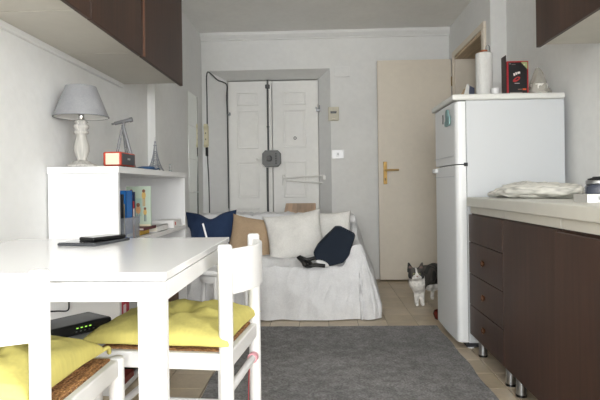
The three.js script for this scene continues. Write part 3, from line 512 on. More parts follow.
// tower ornament and blue cloth
{
  const t = thing('tower_ornament', 'small metal lattice tower souvenir at the shelf end', 'ornament', [-0.955, UT, -3.05]);
  const m = mat(0x8e9197, 0.4, { metalness: 0.6 }); const prof = (y) => 0.034 * Math.exp(-y * 16) + 0.004 * (1 - y / 0.2) + 0.0005;
  const legs = []; const N = 14, Ht = 0.175;
  for (const [sx, sz] of [[1, 1], [1, -1], [-1, 1], [-1, -1]]) for (let i = 0; i < N; i++) { const a = i / N * Ht, b = (i + 1) / N * Ht; legs.push(rod(V(sx * prof(a), a, sz * prof(a)), V(sx * prof(b), b, sz * prof(b)), 0.0028 * (1 - a / Ht) + 0.0012, 0.0028 * (1 - b / Ht) + 0.0012, 6)); }
  part(t, 'tower_legs', merge(legs), m);
  const br = []; for (let i = 0; i < 9; i++) { const a = 0.012 + i * 0.012, b = a + 0.012, p = prof(a), q = prof(b); for (const s of [1, -1]) { br.push(rod(V(-p, a, s * p), V(q, b, s * q), 0.0009, 0.0009, 4), rod(V(p, a, s * p), V(-q, b, s * q), 0.0009, 0.0009, 4), rod(V(s * p, a, -p), V(s * q, b, q), 0.0009, 0.0009, 4), rod(V(s * p, a, p), V(s * q, b, -q), 0.0009, 0.0009, 4)); } }
  part(t, 'lattice', merge(br), m);
  for (const y of [0.032, 0.066, 0.15]) part(t, 'platform', lb(prof(y) * 2 + 0.008, 0.005, prof(y) * 2 + 0.008, 0, y, 0, 0.001), m);
  part(t, 'spire', rod(V(0, 0.165, 0), V(0, 0.2, 0), 0.002, 0.0006, 6), m);
  const q = thing('blue_purse', 'small blue cloth purse lying beside the tower souvenir', 'purse', [-0.945, UT, -2.88]);
  const g = cushionGeo(0.09, 0.15, 0.022, { seed: 9, pinch: 0.02, n: 16, pow: 0.35 }); g.rotateX(-Math.PI / 2); g.translate(0, 0.011, 0); part(q, 'pouch', g, fabric(0x3a5f8c));
  part(q, 'clasp', lb(0.01, 0.006, 0.03, 0.045, 0.012, 0, 0.002), M.silver);
  const f = thing('tiny_figure', 'tiny grey figurine at the far corner of shelf top', 'ornament', [-0.9, UT, -3.16]);
  part(f, 'figure', lathe([[0, 0], [0.01, 0], [0.009, 0.006], [0.004, 0.012], [0.006, 0.025], [0.003, 0.036], [0.005, 0.042], [0, 0.048]], 12), M.steel);
}

// ------------------------------------------------------------------ left upper cabinets
const cab = (label, d0, d1, doors) => {
  const t = thing('wall_cabinet', label, 'cabinet', [0, 0, 0], 0, 'left wall cabinets');
  part(t, 'carcass', bx(XL + 0.002, -0.85, 1.555, 2.28, d0, d1, 0.002), M.underside);
  for (const [a, b] of doors) { const dr = part(t, 'door', bx(-0.848, -0.828, 1.535, 2.275, a, b, 0.004), M.darkWood); if (d0 > 2.4) part(dr, 'edge_strip', bx(-0.8275, -0.822, 1.54, 2.27, a + 0.001, a + 0.022, 0.002), M.copperEdge); }
  return t;
};
cab('left dark brown wall cabinet at the far end', 2.475, 3.21, [[2.48, 3.208]]);
cab('left dark brown wall cabinet in the middle', 1.87, 2.467, [[1.915, 2.464]]);
cab('left dark brown wall cabinet nearest the camera', 1.1, 1.862, [[1.3, 1.91]]);
single('wall_batten', 'white batten along the wall under the left cabinets', 'batten', bx(XL, XL + 0.022, 1.53, 1.556, 1.1, 3.2, 0.004), M.wall);

// ------------------------------------------------------------------ right kitchen: base units, worktop, upper cabinet
const FX = 0.80;
{
  const base = (label, d0, d1) => { const t = thing('base_cabinet', label, 'cabinet', [0, 0, 0], 0, 'kitchen base units'); part(t, 'carcass', bx(FX + 0.02, XR - 0.02, 0.105, 0.755, d0, d1, 0.002), M.darkWood); part(t, 'top_rail', bx(FX + 0.012, FX + 0.03, 0.757, 0.7925, d0, d1), M.underside, 'pale rail below the worktop'); for (const [x, d] of [[0.85, d0 + 0.06], [0.85, d1 - 0.06], [1.3, d0 + 0.06], [1.3, d1 - 0.06]]) { const l = part(t, 'leg', rod(V(x, 0.008, -d), V(x, 0.106, -d), 0.021), M.silver, 'silver tube leg'); part(l, 'foot', rod(V(x, 0, -d), V(x, 0.01, -d), 0.023), M.black); } return t; };
  const a = base('dark brown base cabinet with four drawers beside the fridge', 2.37, 2.9);
  const ys = [0.104, 0.266, 0.434, 0.604, 0.752];
  for (let k = 0; k < 4; k++) {
    const dr = part(a, 'drawer_front', bx(FX, FX + 0.018, ys[k] + 0.0015, ys[k + 1] - 0.0015, 2.372, 2.897, 0.003), M.darkWood);
    if (k < 3) { const y = [0.188, 0.349, 0.519][k], g = new THREE.TorusGeometry(0.014, 0.0035, 8, 20); g.rotateY(Math.PI / 2); g.translate(FX - 0.008, y, -2.645); const q = lathe([[0, 0], [0.012, 0], [0.009, 0.008], [0, 0.008]], 16); q.rotateZ(Math.PI / 2); q.translate(FX, y, -2.645); part(dr, 'knob', merge([g, q]), mat(0x74503a, 0.35, { metalness: 0.8 }), 'copper brown ring knob'); }
  }
  const b = base('dark brown base cabinet with one plain door', 1.826, 2.366);
  part(b, 'door', bx(FX, FX + 0.018, 0.104, 0.752, 1.828, 2.367, 0.003), M.darkWood);
  const c = base('dark brown base cabinet nearest the camera', 1.2, 1.819);
  part(c, 'door', bx(FX - 0.012, FX + 0.008, 0.104, 0.747, 1.2, 1.819, 0.003), M.darkWood);
  const w = thing('worktop', 'beige laminate worktop above the brown base cabinets', 'worktop', [0, 0, 0]);
  part(w, 'slab', bx(FX - 0.006, XR - 0.001, 0.793, 0.842, 1.18, 2.915, 0.006), M.counter);
  part(w, 'upstand', bx(XR - 0.016, XR - 0.001, 0.842, 0.86, 1.18, 2.9, 0.003), M.counter);
  const u = thing('wall_cabinet', 'dark brown wall cabinet on the right above the worktop', 'cabinet', [0, 0, 0]);
  part(u, 'carcass', bx(1.088, XR - 0.001, 1.597, 2.3, 1.96, 2.665, 0.002), M.underside);
  for (const [p, q] of [[1.962, 2.635]]) part(u, 'door', bx(1.066, 1.086, 1.575, 2.3, p, q, 0.003), M.darkWood);
}
// fridge
const FR = { x0: 0.75, x1: 1.345, d0: 2.955, d1: 3.49, h: 1.41 };
{
  const t = thing('fridge', 'white two-door fridge freezer between worktop and doorway', 'fridge', [0, 0, 0]);
  part(t, 'body', bx(FR.x0 + 0.06, FR.x1, 0.035, FR.h - 0.035, FR.d0, FR.d1, 0.006), M.fridgeBody);
  part(t, 'top_panel', bx(FR.x0 - 0.016, FR.x1 + 0.004, FR.h - 0.034, FR.h, FR.d0 - 0.006, FR.d1 + 0.006, 0.012), mat(0xdadad6, 0.4));
  const door = (y0, y1) => { const s = new THREE.Shape(), w = (FR.d1 - FR.d0) / 2 - 0.001, dp = 0.056, r = 0.036; s.moveTo(-w, 0); s.lineTo(-w, dp - r); s.quadraticCurveTo(-w, dp, -w + r, dp); s.quadraticCurveTo(0, dp + 0.008, w - r, dp); s.quadraticCurveTo(w, dp, w, dp - r); s.lineTo(w, 0); s.closePath();
    const g = new THREE.ExtrudeGeometry(s, { depth: y1 - y0, bevelEnabled: false, curveSegments: 14 }); g.rotateX(-Math.PI / 2); g.rotateY(Math.PI / 2); g.translate(FR.x0 + 0.057, y0, -(FR.d0 + FR.d1) / 2); return g; };
  const up = part(t, 'freezer_door', door(1.025, FR.h - 0.04), M.fridgeDoor), low = part(t, 'fridge_door', door(0.04, 1.0185), M.fridgeDoor);
  part(t, 'door_seal', merge([bx(FR.x0 + 0.05, FR.x0 + 0.062, 0.045, 1.01, FR.d0 + 0.008, FR.d1 - 0.008), bx(FR.x0 + 0.05, FR.x0 + 0.062, 1.03, FR.h - 0.045, FR.d0 + 0.008, FR.d1 - 0.008), bx(FR.x0 + 0.03, FR.x0 + 0.062, 1.016, 1.028, FR.d0 + 0.012, FR.d1 - 0.012), bx(FR.x0 + 0.02, FR.x0 + 0.062, FR.h - 0.043, FR.h - 0.034, FR.d0 + 0.012, FR.d1 - 0.012)]), M.rubber);
  part(t, 'hinge', bx(FR.x0 + 0.045, FR.x0 + 0.066, 1.012, 1.032, FR.d0 - 0.004, FR.d0 + 0.02, 0.003), M.rubber);
  part(low, 'handle', bx(FR.x0 - 0.022, FR.x0 + 0.004, 0.985, 1.012, FR.d1 - 0.1, FR.d1 - 0.02, 0.008), M.fridgeDoor);
  part(up, 'trim_line', bx(FR.x0 - 0.006, FR.x0 + 0.002, 1.07, 1.074, FR.d0 + 0.04, FR.d1 - 0.03), M.fridgeBody);
  part(low, 'trim_line', bx(FR.x0 - 0.006, FR.x0 + 0.002, 0.955, 0.959, FR.d0 + 0.04, FR.d1 - 0.03), M.fridgeBody);
  part(up, 'badge', bx(FR.x0 - 0.009, FR.x0 + 0.0, 1.275, 1.33, 3.215, 3.222, 0.001), M.darkGrey);
  part(t, 'plinth', bx(FR.x0 + 0.05, FR.x1 - 0.02, 0.012, 0.038, FR.d0 + 0.01, FR.d1 - 0.01), M.rubber);
  for (const [x, d] of [[0.83, FR.d0 + 0.04], [0.83, FR.d1 - 0.04], [1.3, FR.d0 + 0.04], [1.3, FR.d1 - 0.04]]) part(t, 'foot', rod(V(x, 0, -d), V(x, 0.036, -d), 0.018), M.whiteLaminate);
  // magnet shaped like a plump cactus
  const s = new THREE.Shape(); const B = [[-0.055, -0.06], [0.055, -0.06], [0.07, -0.02], [0.07, 0.02], [0.045, 0.02], [0.035, 0.0], [0.032, 0.06], [0.012, 0.085], [-0.018, 0.085], [-0.034, 0.06], [-0.034, -0.01], [-0.06, -0.02]];
  new THREE.CatmullRomCurve3(B.map(([a, b]) => V(a, b, 0)), true, 'catmullrom', 0.35).getPoints(50).forEach((p, i) => i ? s.lineTo(p.x, p.y) : s.moveTo(p.x, p.y));
  const g = new THREE.ExtrudeGeometry(s, { depth: 0.006, bevelEnabled: true, bevelSize: 0.002, bevelThickness: 0.002, bevelSegments: 2 }); g.scale(0.8, 0.62, 1); g.rotateY(-Math.PI / 2); g.translate(FR.x0 - 0.009, 1.288, -3.085);
  single('fridge_magnet', 'teal cactus shaped magnet on the freezer door', 'magnet', g, mat(0x7c9c9c, 0.5));
}
// on the fridge
{
  const y = FR.h;
  const t = thing('paper_towel_holder', 'paper towel roll on an upright holder, on the fridge', 'paper towel', [1.012, y, -3.28]);
  part(t, 'base', lathe([[0, 0], [0.065, 0], [0.065, 0.012], [0, 0.012]]), M.lightWood);
  part(t, 'roll', lathe([[0.018, 0.014], [0.048, 0.014], [0.05, 0.018], [0.05, 0.295], [0.048, 0.3], [0.018, 0.3]], 40), mat(0xe9e9e6, 0.95, { map: clothTex, bumpMap: rugBump, bumpScale: 0.002 }));
  part(t, 'core_disc', lathe([[0, 0.3], [0.022, 0.3], [0.022, 0.318], [0.012, 0.322], [0, 0.322]], 20), mat(0xa6603e, 0.5));
  part(t, 'wire_hook', tube([V(0.012, 0.31, 0), V(0.014, 0.34, 0), V(0.022, 0.352, 0), V(0.032, 0.345, 0), V(0.036, 0.32, 0), V(0.037, 0.3, 0)], 0.003, 30, 6), M.steel);
  const boxTex = canvasTex(256, 400, (c, w, h) => {
    c.fillStyle = '#a3222a'; c.fillRect(0, 0, w, h); c.fillStyle = '#17171a'; c.fillRect(16, 14, w - 32, h - 54);
    c.fillStyle = '#9aa878'; c.beginPath(); c.moveTo(w - 90, 10); c.lineTo(w - 10, 10); c.lineTo(w - 10, 96); c.closePath(); c.fill(); c.fillStyle = '#c6c3a2'; c.fillRect(w - 58, 30, 22, 18);
    c.save(); c.translate(118, 150); c.rotate(-0.2); c.fillStyle = '#e2dcd8'; c.fillRect(-42, -22, 20, 30); c.fillRect(-16, -28, 18, 30); c.fillRect(8, -26, 34, 24); c.restore();
    c.fillStyle = '#ae2a2e'; c.beginPath(); c.ellipse(112, 205, 50, 22, -0.5, 0, 7); c.fill(); c.fillStyle = '#17171a'; c.beginPath(); c.ellipse(118, 200, 22, 9, -0.5, 0, 7); c.fill();
    c.fillStyle = '#b9b2ae'; c.fillRect(88, 246, 62, 8); c.fillStyle = '#7d7a78'; c.fillRect(26, 22, 22, 12); c.fillRect(56, 34, 46, 6);
    c.fillStyle = '#d4582e'; c.fillRect(184, 308, 44, 20); c.fillStyle = '#8d6a5e'; c.fillRect(128, 314, 50, 8); c.fillStyle = '#8d8680'; c.fillRect(30, 350, 150, 24);
  });
  const side = mat(0x1a1a1c, 0.4), red = mat(0xa3222a, 0.4);
  const k = thing('coffee_box', 'black and red carton with green corner on the fridge', 'carton', [1.142, y, -3.12]);
  part(k, 'carton', lb(0.122, 0.205, 0.07, 0, 0.1025, 0, 0.001), red); const fp = new THREE.BoxGeometry(0.12, 0.203, 0.0014); fp.translate(0, 0.1025, 0.0355); part(k, 'front_print', fp, mat(0xffffff, 0.35, { map: boxTex }));
  part(k, 'open_flap', (() => { const g = lb(0.002, 0.24, 0.075, -0.066, 0.12, -0.002); return g; })(), mat(0x3a2c29, 0.6), 'dark folded side flap');
  const cup = thing('white_cup', 'small white cup between towel roll and carton', 'cup', [1.052, y, -3.2]);
  part(cup, 'bowl', lathe([[0, 0], [0.02, 0], [0.026, 0.07], [0.0245, 0.07], [0.019, 0.004], [0, 0.004]], 24), M.whiteLaminate); part(cup, 'handle', (() => { const g = new THREE.TorusGeometry(0.014, 0.003, 6, 16, Math.PI); g.rotateZ(-Math.PI / 2); g.translate(0.024, 0.04, 0); return g; })(), M.whiteLaminate);
  const pb = thing('plastic_tub', 'white tub in a crumpled clear bag on fridge corner', 'tub', [1.266, y, -3.1]); pb.scale.setScalar(1.18);
  part(pb, 'tub', lathe([[0, 0], [0.036, 0], [0.041, 0.055], [0.043, 0.057], [0.04, 0.06], [0.034, 0.006], [0, 0.006]], 28), mat(0xe4e2dc, 0.4));
  const bag = new THREE.ConeGeometry(1, 1, 28, 14, true); { const p = bag.attributes.position; for (let i = 0; i < p.count; i++) { const yy = p.getY(i) + 0.5, a = Math.atan2(p.getZ(i), p.getX(i)); const r = 0.047 * Math.pow(1 - yy, 0.75) + 0.004 + 0.006 * Math.sin(a * 5 + yy * 7) * (1 - yy) + 0.004 * Math.sin(a * 9 - yy * 11) * (1 - yy); p.setXYZ(i, Math.cos(a) * r - 0.004 * yy, 0.018 + yy * 0.128, Math.sin(a) * r); } bag.computeVertexNormals(); }
  part(pb, 'clear_bag', bag, phys(0xdddad2, 0.25, { transmission: 0.6, thickness: 0, ior: 1.4, side: THREE.DoubleSide }), 'crumpled clear plastic bag');
  // letters leaning at the far left
  const letter = (label, pts, d, col) => { const s = new THREE.Shape(pts.map(([a, b]) => new THREE.Vector2(a, b))); const g = new THREE.ExtrudeGeometry(s, { depth: 0.003, bevelEnabled: false }); g.translate(0, y, -d); single('folded_leaflet', label, 'leaflet', g, mat(col, 0.7), 'leaflets standing on the fridge'); };
  letter('brown folded leaflet at the far left of fridge top', [[0.865, 0], [0.92, 0], [0.945, 0.115], [0.925, 0.11]], 3.42, 0xa58d70);
  letter('white folded leaflet on the fridge beside the brown leaflet', [[0.895, 0], [0.955, 0], [0.945, 0.13], [0.935, 0.135]], 3.38, 0xd5d4cf);
  letter('navy leaflet beside the paper towel roll', [[0.935, 0], [0.972, 0], [0.975, 0.105], [0.945, 0.12]], 3.36, 0x474b5e);
}
// on the worktop
{
  const y = 0.842;
  const g = new THREE.SphereGeometry(1, 64, 32), p = g.attributes.position;
  for (let i = 0; i < p.count; i++) {
    let x = p.getX(i), yy = p.getY(i), z = p.getZ(i);
    const L = x * 0.245, taper = x < -0.45 ? lerp(1, 0.5, sstep(-0.45, -0.8, x)) : 1;
    const n = n2(x * 4, z * 4 + yy * 3, 141) * 0.16 + n2(x * 11, z * 9 + yy * 8, 142) * 0.10 + 0.16 * (Math.pow(1 - Math.abs(n2(x * 5 + z * 2, z * 5 + yy * 6 - x, 144)), 6)) + n2(x * 24, z * 20 + yy * 18, 143) * 0.06;
    let h = Math.sign(yy) * Math.pow(Math.abs(yy), 0.6); h = h * (1 + n) * taper;
    p.setXYZ(i, L * (1 + n * 0.25), Math.max(0.0005, 0.036 * (taper) + 0.038 * h), z * 0.10 * (1 + n * 0.5));
  }
  g.computeVertexNormals();
  const bagTex = tex(256, (u, v) => { const a = fbm(u, v, 6, 6, 4, 151), k = 0.94 - 0.22 * Math.pow(1 - Math.min(1, Math.abs(a - 0.5) * 9), 2) + 0.12 * (fbm(u, v, 24, 24, 3, 153) - 0.5); return [k, k, k * 0.98]; }, 1);
  const b = single('marbled_bag', 'crumpled white marbled bag lying on the worktop by fridge', 'bag', g, mat(0xebe9e4, 0.45, { map: bagTex })); b.position.set(1.005, y, -2.54); b.rotation.y = -Math.atan2(0.40, 0.25);
  const bt = canvasTex(256, 48, (c, w, h) => { c.fillStyle = '#f2f2f0'; c.fillRect(0, 0, w, h); c.fillStyle = '#222'; let x = 48; while (x < 108) { const q = 1 + Math.floor(hash(x, 3, 9) * 3); c.fillRect(x, 10, q, 24); x += q + 2; } const cols = ['#9bb23c', '#f2f2f0', '#d8a62e', '#c84a3c', '#e8a6a0']; cols.forEach((k, i) => { c.fillStyle = k; c.fillRect(132 + i * 12, 0, 12, h); }); c.fillStyle = '#d9c3bf'; c.fillRect(192, 0, 64, h); });
  const t = thing('flat_carton', 'flat white carton with barcode and coloured stripes', 'carton', [1.028, y, -1.93]);
  part(t, 'carton', lb(0.2, 0.028, 0.1, 0, 0.014, 0, 0.001), mat(0xbab8b3, 0.6)); const fp = new THREE.BoxGeometry(0.199, 0.0275, 0.001); fp.translate(0, 0.014, 0.0504); part(t, 'barcode_print', fp, mat(0xffffff, 0.5, { map: bt }));
  const j = thing('glass_jar', 'dark glass jar with silver collar and black lid', 'jar', [1.075, y, -2.07]);
  part(j, 'jar_body', lathe([[0, 0], [0.05, 0], [0.058, 0.01], [0.058, 0.05], [0.05, 0.064], [0, 0.064]], 32), phys(0x3c4250, 0.08, { clearcoat: 1 })); part(j, 'collar', lathe([[0, 0.062], [0.052, 0.062], [0.054, 0.066], [0.054, 0.076], [0.05, 0.079], [0, 0.079]], 32), M.silver);
  part(j, 'lid', lathe([[0, 0.078], [0.046, 0.078], [0.046, 0.084], [0.03, 0.088], [0.028, 0.092], [0, 0.092]], 28), M.black);
}

// ------------------------------------------------------------------ rug
{
  const g = new THREE.BoxGeometry(1.26, 0.009, 1.47, 90, 1, 110); const p = g.attributes.position;
  for (let i = 0; i < p.count; i++) { const x = p.getX(i), z = p.getZ(i); if (p.getY(i) > 0) p.setY(i, p.getY(i) + 0.0012 * n2(x * 60, z * 60, 161)); if (Math.abs(Math.abs(x) - 0.63) < 1e-4) p.setX(i, x + 0.006 * n1(z * 5, 162)); if (Math.abs(Math.abs(z) - 0.735) < 1e-4) p.setZ(i, z + 0.006 * n1(x * 5, 163)); }
  g.computeVertexNormals(); g.translate(0.105, 0.0055, -2.688); uvm(g);
  const r = single('rug', 'plain grey felted rug on the tiled floor', 'rug', g, M.rug); r.rotation.y = 0.0;
}
// ------------------------------------------------------------------ table
{
  const TX1 = -0.316, TX0 = TX1 - 0.75, TD0 = 1.067, TD1 = 1.825, TY = 0.74;
  const t = thing('dining_table', 'white square dining table in the foreground', 'table', [0, 0, 0]);
  part(t, 'table_top', bx(TX0, TX1, TY - 0.017, TY, TD0, TD1, 0.002), M.whiteGloss);
  const a0 = TY - 0.0595, a1 = TY - 0.0195, i = 0.002;
  part(t, 'apron', bx(TX0 + 0.058, TX1 - 0.058, a0, a1, TD0 + i, TD0 + 0.022, 0.001), M.whiteLaminate);
  part(t, 'apron', bx(TX0 + 0.058, TX1 - 0.058, a0, a1, TD1 - 0.022, TD1 - i, 0.001), M.whiteLaminate);
  part(t, 'apron', bx(TX1 - 0.022, TX1 - i, a0, a1, TD0 + 0.024, TD1 - 0.024, 0.001), M.whiteLaminate);
  part(t, 'apron', bx(TX0 + i, TX0 + 0.022, a0, a1, TD0 + 0.024, TD1 - 0.024, 0.001), M.whiteLaminate);
  part(t, 'groove_batten', bx(TX0 + 0.012, TX1 - 0.012, a1, TY - 0.017, TD0 + 0.012, TD1 - 0.012), M.steel);
  for (const [x, d] of [[TX0 + i, TD0 + i], [TX1 - 0.058 - i, TD0 + i], [TX0 + i, TD1 - 0.022 - i], [TX1 - 0.04 - i, TD1 - 0.022 - i]]) part(t, 'leg', bx(x, x + (d > 1.5 && x > -0.5 ? 0.04 : 0.058), 0, a1, d, d + 0.022, 0.002), M.whiteLaminate);
  // tablet and phone
  const tb = thing('tablet', 'black tablet lying flat on the white table', 'tablet', [-0.722, TY, -1.672], -0.2);
  part(tb, 'case', lb(0.135, 0.009, 0.19, 0, 0.0045, 0, 0.004), mat(0x3a3c40, 0.4)); part(tb, 'screen', lb(0.127, 0.001, 0.18, 0, 0.0093, 0), M.blackGloss);
  const ph = thing('smartphone', 'black phone lying on top of the tablet', 'phone', [-0.708, TY + 0.01, -1.70], -0.5);
  part(ph, 'case', lb(0.068, 0.010, 0.13, 0, 0.005, 0, 0.003), M.black); part(ph, 'screen', lb(0.062, 0.001, 0.122, 0, 0.0103, 0), M.blackGloss);
}
// ------------------------------------------------------------------ chairs
function makeChair(label, x, d, turn, seedN, tuft) {
  const t = thing('dining_chair', label, 'chair', [x, 0, -d], turn, 'white wooden chairs at the table');
  const m = M.chairPaint, hw = 0.168, zf = 0.19, zb = -0.19, r = 0.0195;
  for (const s of [-1, 1]) {
    const post = part(t, 'back_leg', lathe([[0, 0], [r * 0.85, 0], [r, 0.3], [r, 0.752], [r * 0.8, 0.757], [0, 0.758]], 20), m); post.position.set(s * hw, 0, zb);
    const fl = part(t, 'front_leg', lathe([[0, 0], [r * 0.8, 0], [r, 0.3], [r, 0.462], [r * 0.8, 0.468], [0, 0.469]], 20), m); fl.position.set(s * hw, 0, zf);
    part(t, 'seat_rail', lb(0.022, 0.046, zf - zb - 0.02, s * hw, 0.442, 0, 0.005), m);
    part(t, 'stretcher', rod(V(s * hw, 0.19, zb), V(s * hw, 0.19, zf), 0.0105), m);
  }
  part(t, 'seat_rail', lb(hw * 2 - 0.02, 0.046, 0.022, 0, 0.442, zf, 0.005), m);
  part(t, 'seat_rail', lb(hw * 2 - 0.02, 0.046, 0.022, 0, 0.442, zb, 0.005), m);
  part(t, 'stretcher', rod(V(-hw, 0.355, zb), V(hw, 0.355, zb), 0.0115), m);
  part(t, 'stretcher', rod(V(-hw, 0.25, zf), V(hw, 0.25, zf), 0.0105), m);
  // woven straw seat
  const sg = lb(hw * 2 - 0.022, 0.014, zf - zb - 0.022, 0, 0.4615, 0, 0.005); part(t, 'woven_seat', sg, M.straw, 'woven straw seat');
  // curved back board
  const N = 24, s = new THREE.Shape(), bulge = 0.056, th = 0.011;
  const arc = (k, o) => { const u = k / N * 2 - 1; return [u * hw, zb - bulge * (1 - u * u) - o + 0.004]; };
  for (let k = 0; k <= N; k++) { const [a, b] = arc(k, -th / 2); k ? s.lineTo(a, -b) : s.moveTo(a, -b); } for (let k = N; k >= 0; k--) { const [a, b] = arc(k, th / 2); s.lineTo(a, -b); } s.closePath();
  const g = new THREE.ExtrudeGeometry(s, { depth: 0.118, bevelEnabled: true, bevelSize: 0.002, bevelThickness: 0.003, bevelSegments: 2 }); g.rotateX(-Math.PI / 2); g.translate(0, 0.622, 0);
  part(t, 'back_board', g, m);
  return t;
}
const chair1 = makeChair('white wooden chair at the lower left, back to the camera', -0.712, 1.192, Math.PI, 1);
const chair2 = makeChair('white wooden chair tucked in from the right of table', -0.43, 1.608, -96 * Math.PI / 180, 2);
{ // pink tape on the second chair's rear stretcher
  const zb = -0.19; part(chair2, 'tape_wrap', rod(V(-0.15, 0.355, zb), V(-0.128, 0.355, zb), 0.0165), mat(0xd49aa2, 0.6), 'pink tape wrap');
  part(chair2, 'red_thread', tube([V(-0.14, 0.34, zb + 0.012), V(-0.138, 0.25, zb + 0.016), V(-0.136, 0.12, zb + 0.018)], 0.002, 20, 5), mat(0xa8464e, 0.7), 'hanging red thread');
}
function seatCushion(label, x, d, turn, seedN, w, h, t) {
  const g = cushionGeo(w, h, t, { seed: seedN, pinch: 0.09, pow: 0.33, n: 56, wr: 1, tufts: [[0.02, 0.05]] }); g.rotateX(-Math.PI / 2);
  const p = g.attributes.position; for (let i = 0; i < p.count; i++) { if (p.getY(i) < 0) p.setY(i, p.getY(i) * 0.35); } g.computeVertexNormals(); g.computeBoundingBox(); g.translate(0, -g.boundingBox.min.y, 0);
  const o = thing('seat_cushion', label, 'cushion', [x, 0.4695, -d], turn, 'yellow seat cushions');
  part(o, 'pad', g, M.yellow);
  const s = w / 2;
  part(o, 'tie', tube([V(-s * 0.9, 0.02, h * 0.44), V(-s * 1.02, 0.03, h * 0.53), V(-s * 1.0, 0.012, h * 0.58)], 0.006, 14, 6), M.yellow);
  return o;
}
seatCushion('yellow tufted seat cushion on the chair at lower left', -0.745, 1.165, Math.PI, 3, 0.37, 0.36, 0.14);
seatCushion('yellow tufted seat cushion on the chair tucked in right', -0.434, 1.609, -96 * Math.PI / 180, 6, 0.40, 0.42, 0.115);

// ------------------------------------------------------------------ round white stools, router
function stool(label, x, d, h, r, turn, y0 = 0) {
  const t = thing('round_stool', label, 'stool', [x, y0, -d], turn, 'round white stools');
  part(t, 'seat', lathe([[0, h - 0.03], [r - 0.01, h - 0.03], [r - 0.002, h - 0.026], [r, h - 0.016], [r - 0.003, h - 0.004], [r - 0.01, h], [0, h]], 48), M.whiteLaminate);
  part(t, 'apron_ring', lathe([[r - 0.03, h - 0.07], [r - 0.018, h - 0.07], [r - 0.018, h - 0.03], [r - 0.03, h - 0.03], [r - 0.03, h - 0.07]], 48), M.whiteLaminate);
  for (let k = 0; k < 4; k++) { const a = k * Math.PI / 2 + 0.5, c = Math.cos(a), s = Math.sin(a); part(t, 'leg', rod(V(c * (r - 0.015), 0, s * (r - 0.015)), V(c * (r - 0.03), h - 0.03, s * (r - 0.03)), 0.011, 0.013, 12), M.whiteLaminate); }
  return t;
}
stool('round white stool under the table carrying the router', -0.83, 1.625, 0.475, 0.165, 0.35);
stool('round white stool between the table and sofa', -0.555, 3.02, 0.445, 0.155, 0.3, 0.0118);
{
  const t = thing('router', 'black router with green lights on the stool under table', 'router', [-0.782, 0.475, -1.578], -0.975 + Math.PI);
  t.rotation.y = 0.98;
  part(t, 'case', lb(0.25, 0.034, 0.13, 0, 0.02, 0, 0.01), mat(0x17181a, 0.45));
  const led = mat(0x1c4a10, 0.4, { emissive: new THREE.Color(0.45, 0.95, 0.12), emissiveIntensity: 1.2 });
  for (let k = 0; k < 4; k++) part(t, 'status_light', lb(0.006, 0.003, 0.002, 0.005 + k * 0.014, 0.025, 0.0655), led, 'green status light');
  for (let k = 0; k < 5; k++) part(t, 'icon_mark', lb(0.005, 0.003, 0.001, 0.002 + k * 0.014, 0.015, 0.0655), M.steel);
  for (const [x, z] of [[-0.1, -0.05], [0.1, -0.05], [-0.1, 0.05], [0.1, 0.05]]) part(t, 'foot', rod(V(x, 0, z), V(x, 0.005, z), 0.007), M.black);
  single('router_cable', 'thin dark cable on the shelf side behind router', 'cable', tube([V(-1.203, 0.378, -2.285), V(-1.16, 0.38, -2.285), V(-1.112, 0.384, -2.285), V(-1.108, 0.42, -2.285), V(-1.108, 0.6, -2.285)], 0.0035, 40, 6), M.rubber);
  const r = thing('white_rod', 'slim white rod standing on the stool before navy cushion', 'rod', [-0.62, 0.4568, -3.05]);
  part(r, 'base', lathe([[0, 0], [0.025, 0], [0.025, 0.008], [0, 0.01]], 20), M.whiteLaminate); part(r, 'stem', rod(V(0, 0.006, 0), V(-0.062, 0.25, 0), 0.0055), M.whiteLaminate);
}

// ------------------------------------------------------------------ cat
function sdfMesh(sd, c, half, res) {
  const mc = new MarchingCubes(res, mat(0xffffff), false, false, 200000); mc.isolation = 0; mc.reset();
  for (let k = 0; k < res; k++) for (let j = 0; j < res; j++) for (let i = 0; i < res; i++) { const hs = res / 2; mc.field[i + j * res + k * res * res] = -sd((i - hs) / hs * half + c.x, (j - hs) / hs * half + c.y, (k - hs) / hs * half + c.z); }
  mc.update(); const n = mc.count, g = new THREE.BufferGeometry(), p = new Float32Array(n * 3), q = new Float32Array(n * 3);
  for (let i = 0; i < n; i++) { p[3 * i] = mc.positionArray[3 * i] * half + c.x; p[3 * i + 1] = mc.positionArray[3 * i + 1] * half + c.y; p[3 * i + 2] = mc.positionArray[3 * i + 2] * half + c.z; }
  g.setAttribute('position', new THREE.BufferAttribute(p, 3)); const m = mergeVertices(g, 2e-4); m.computeVertexNormals(); return m;
}
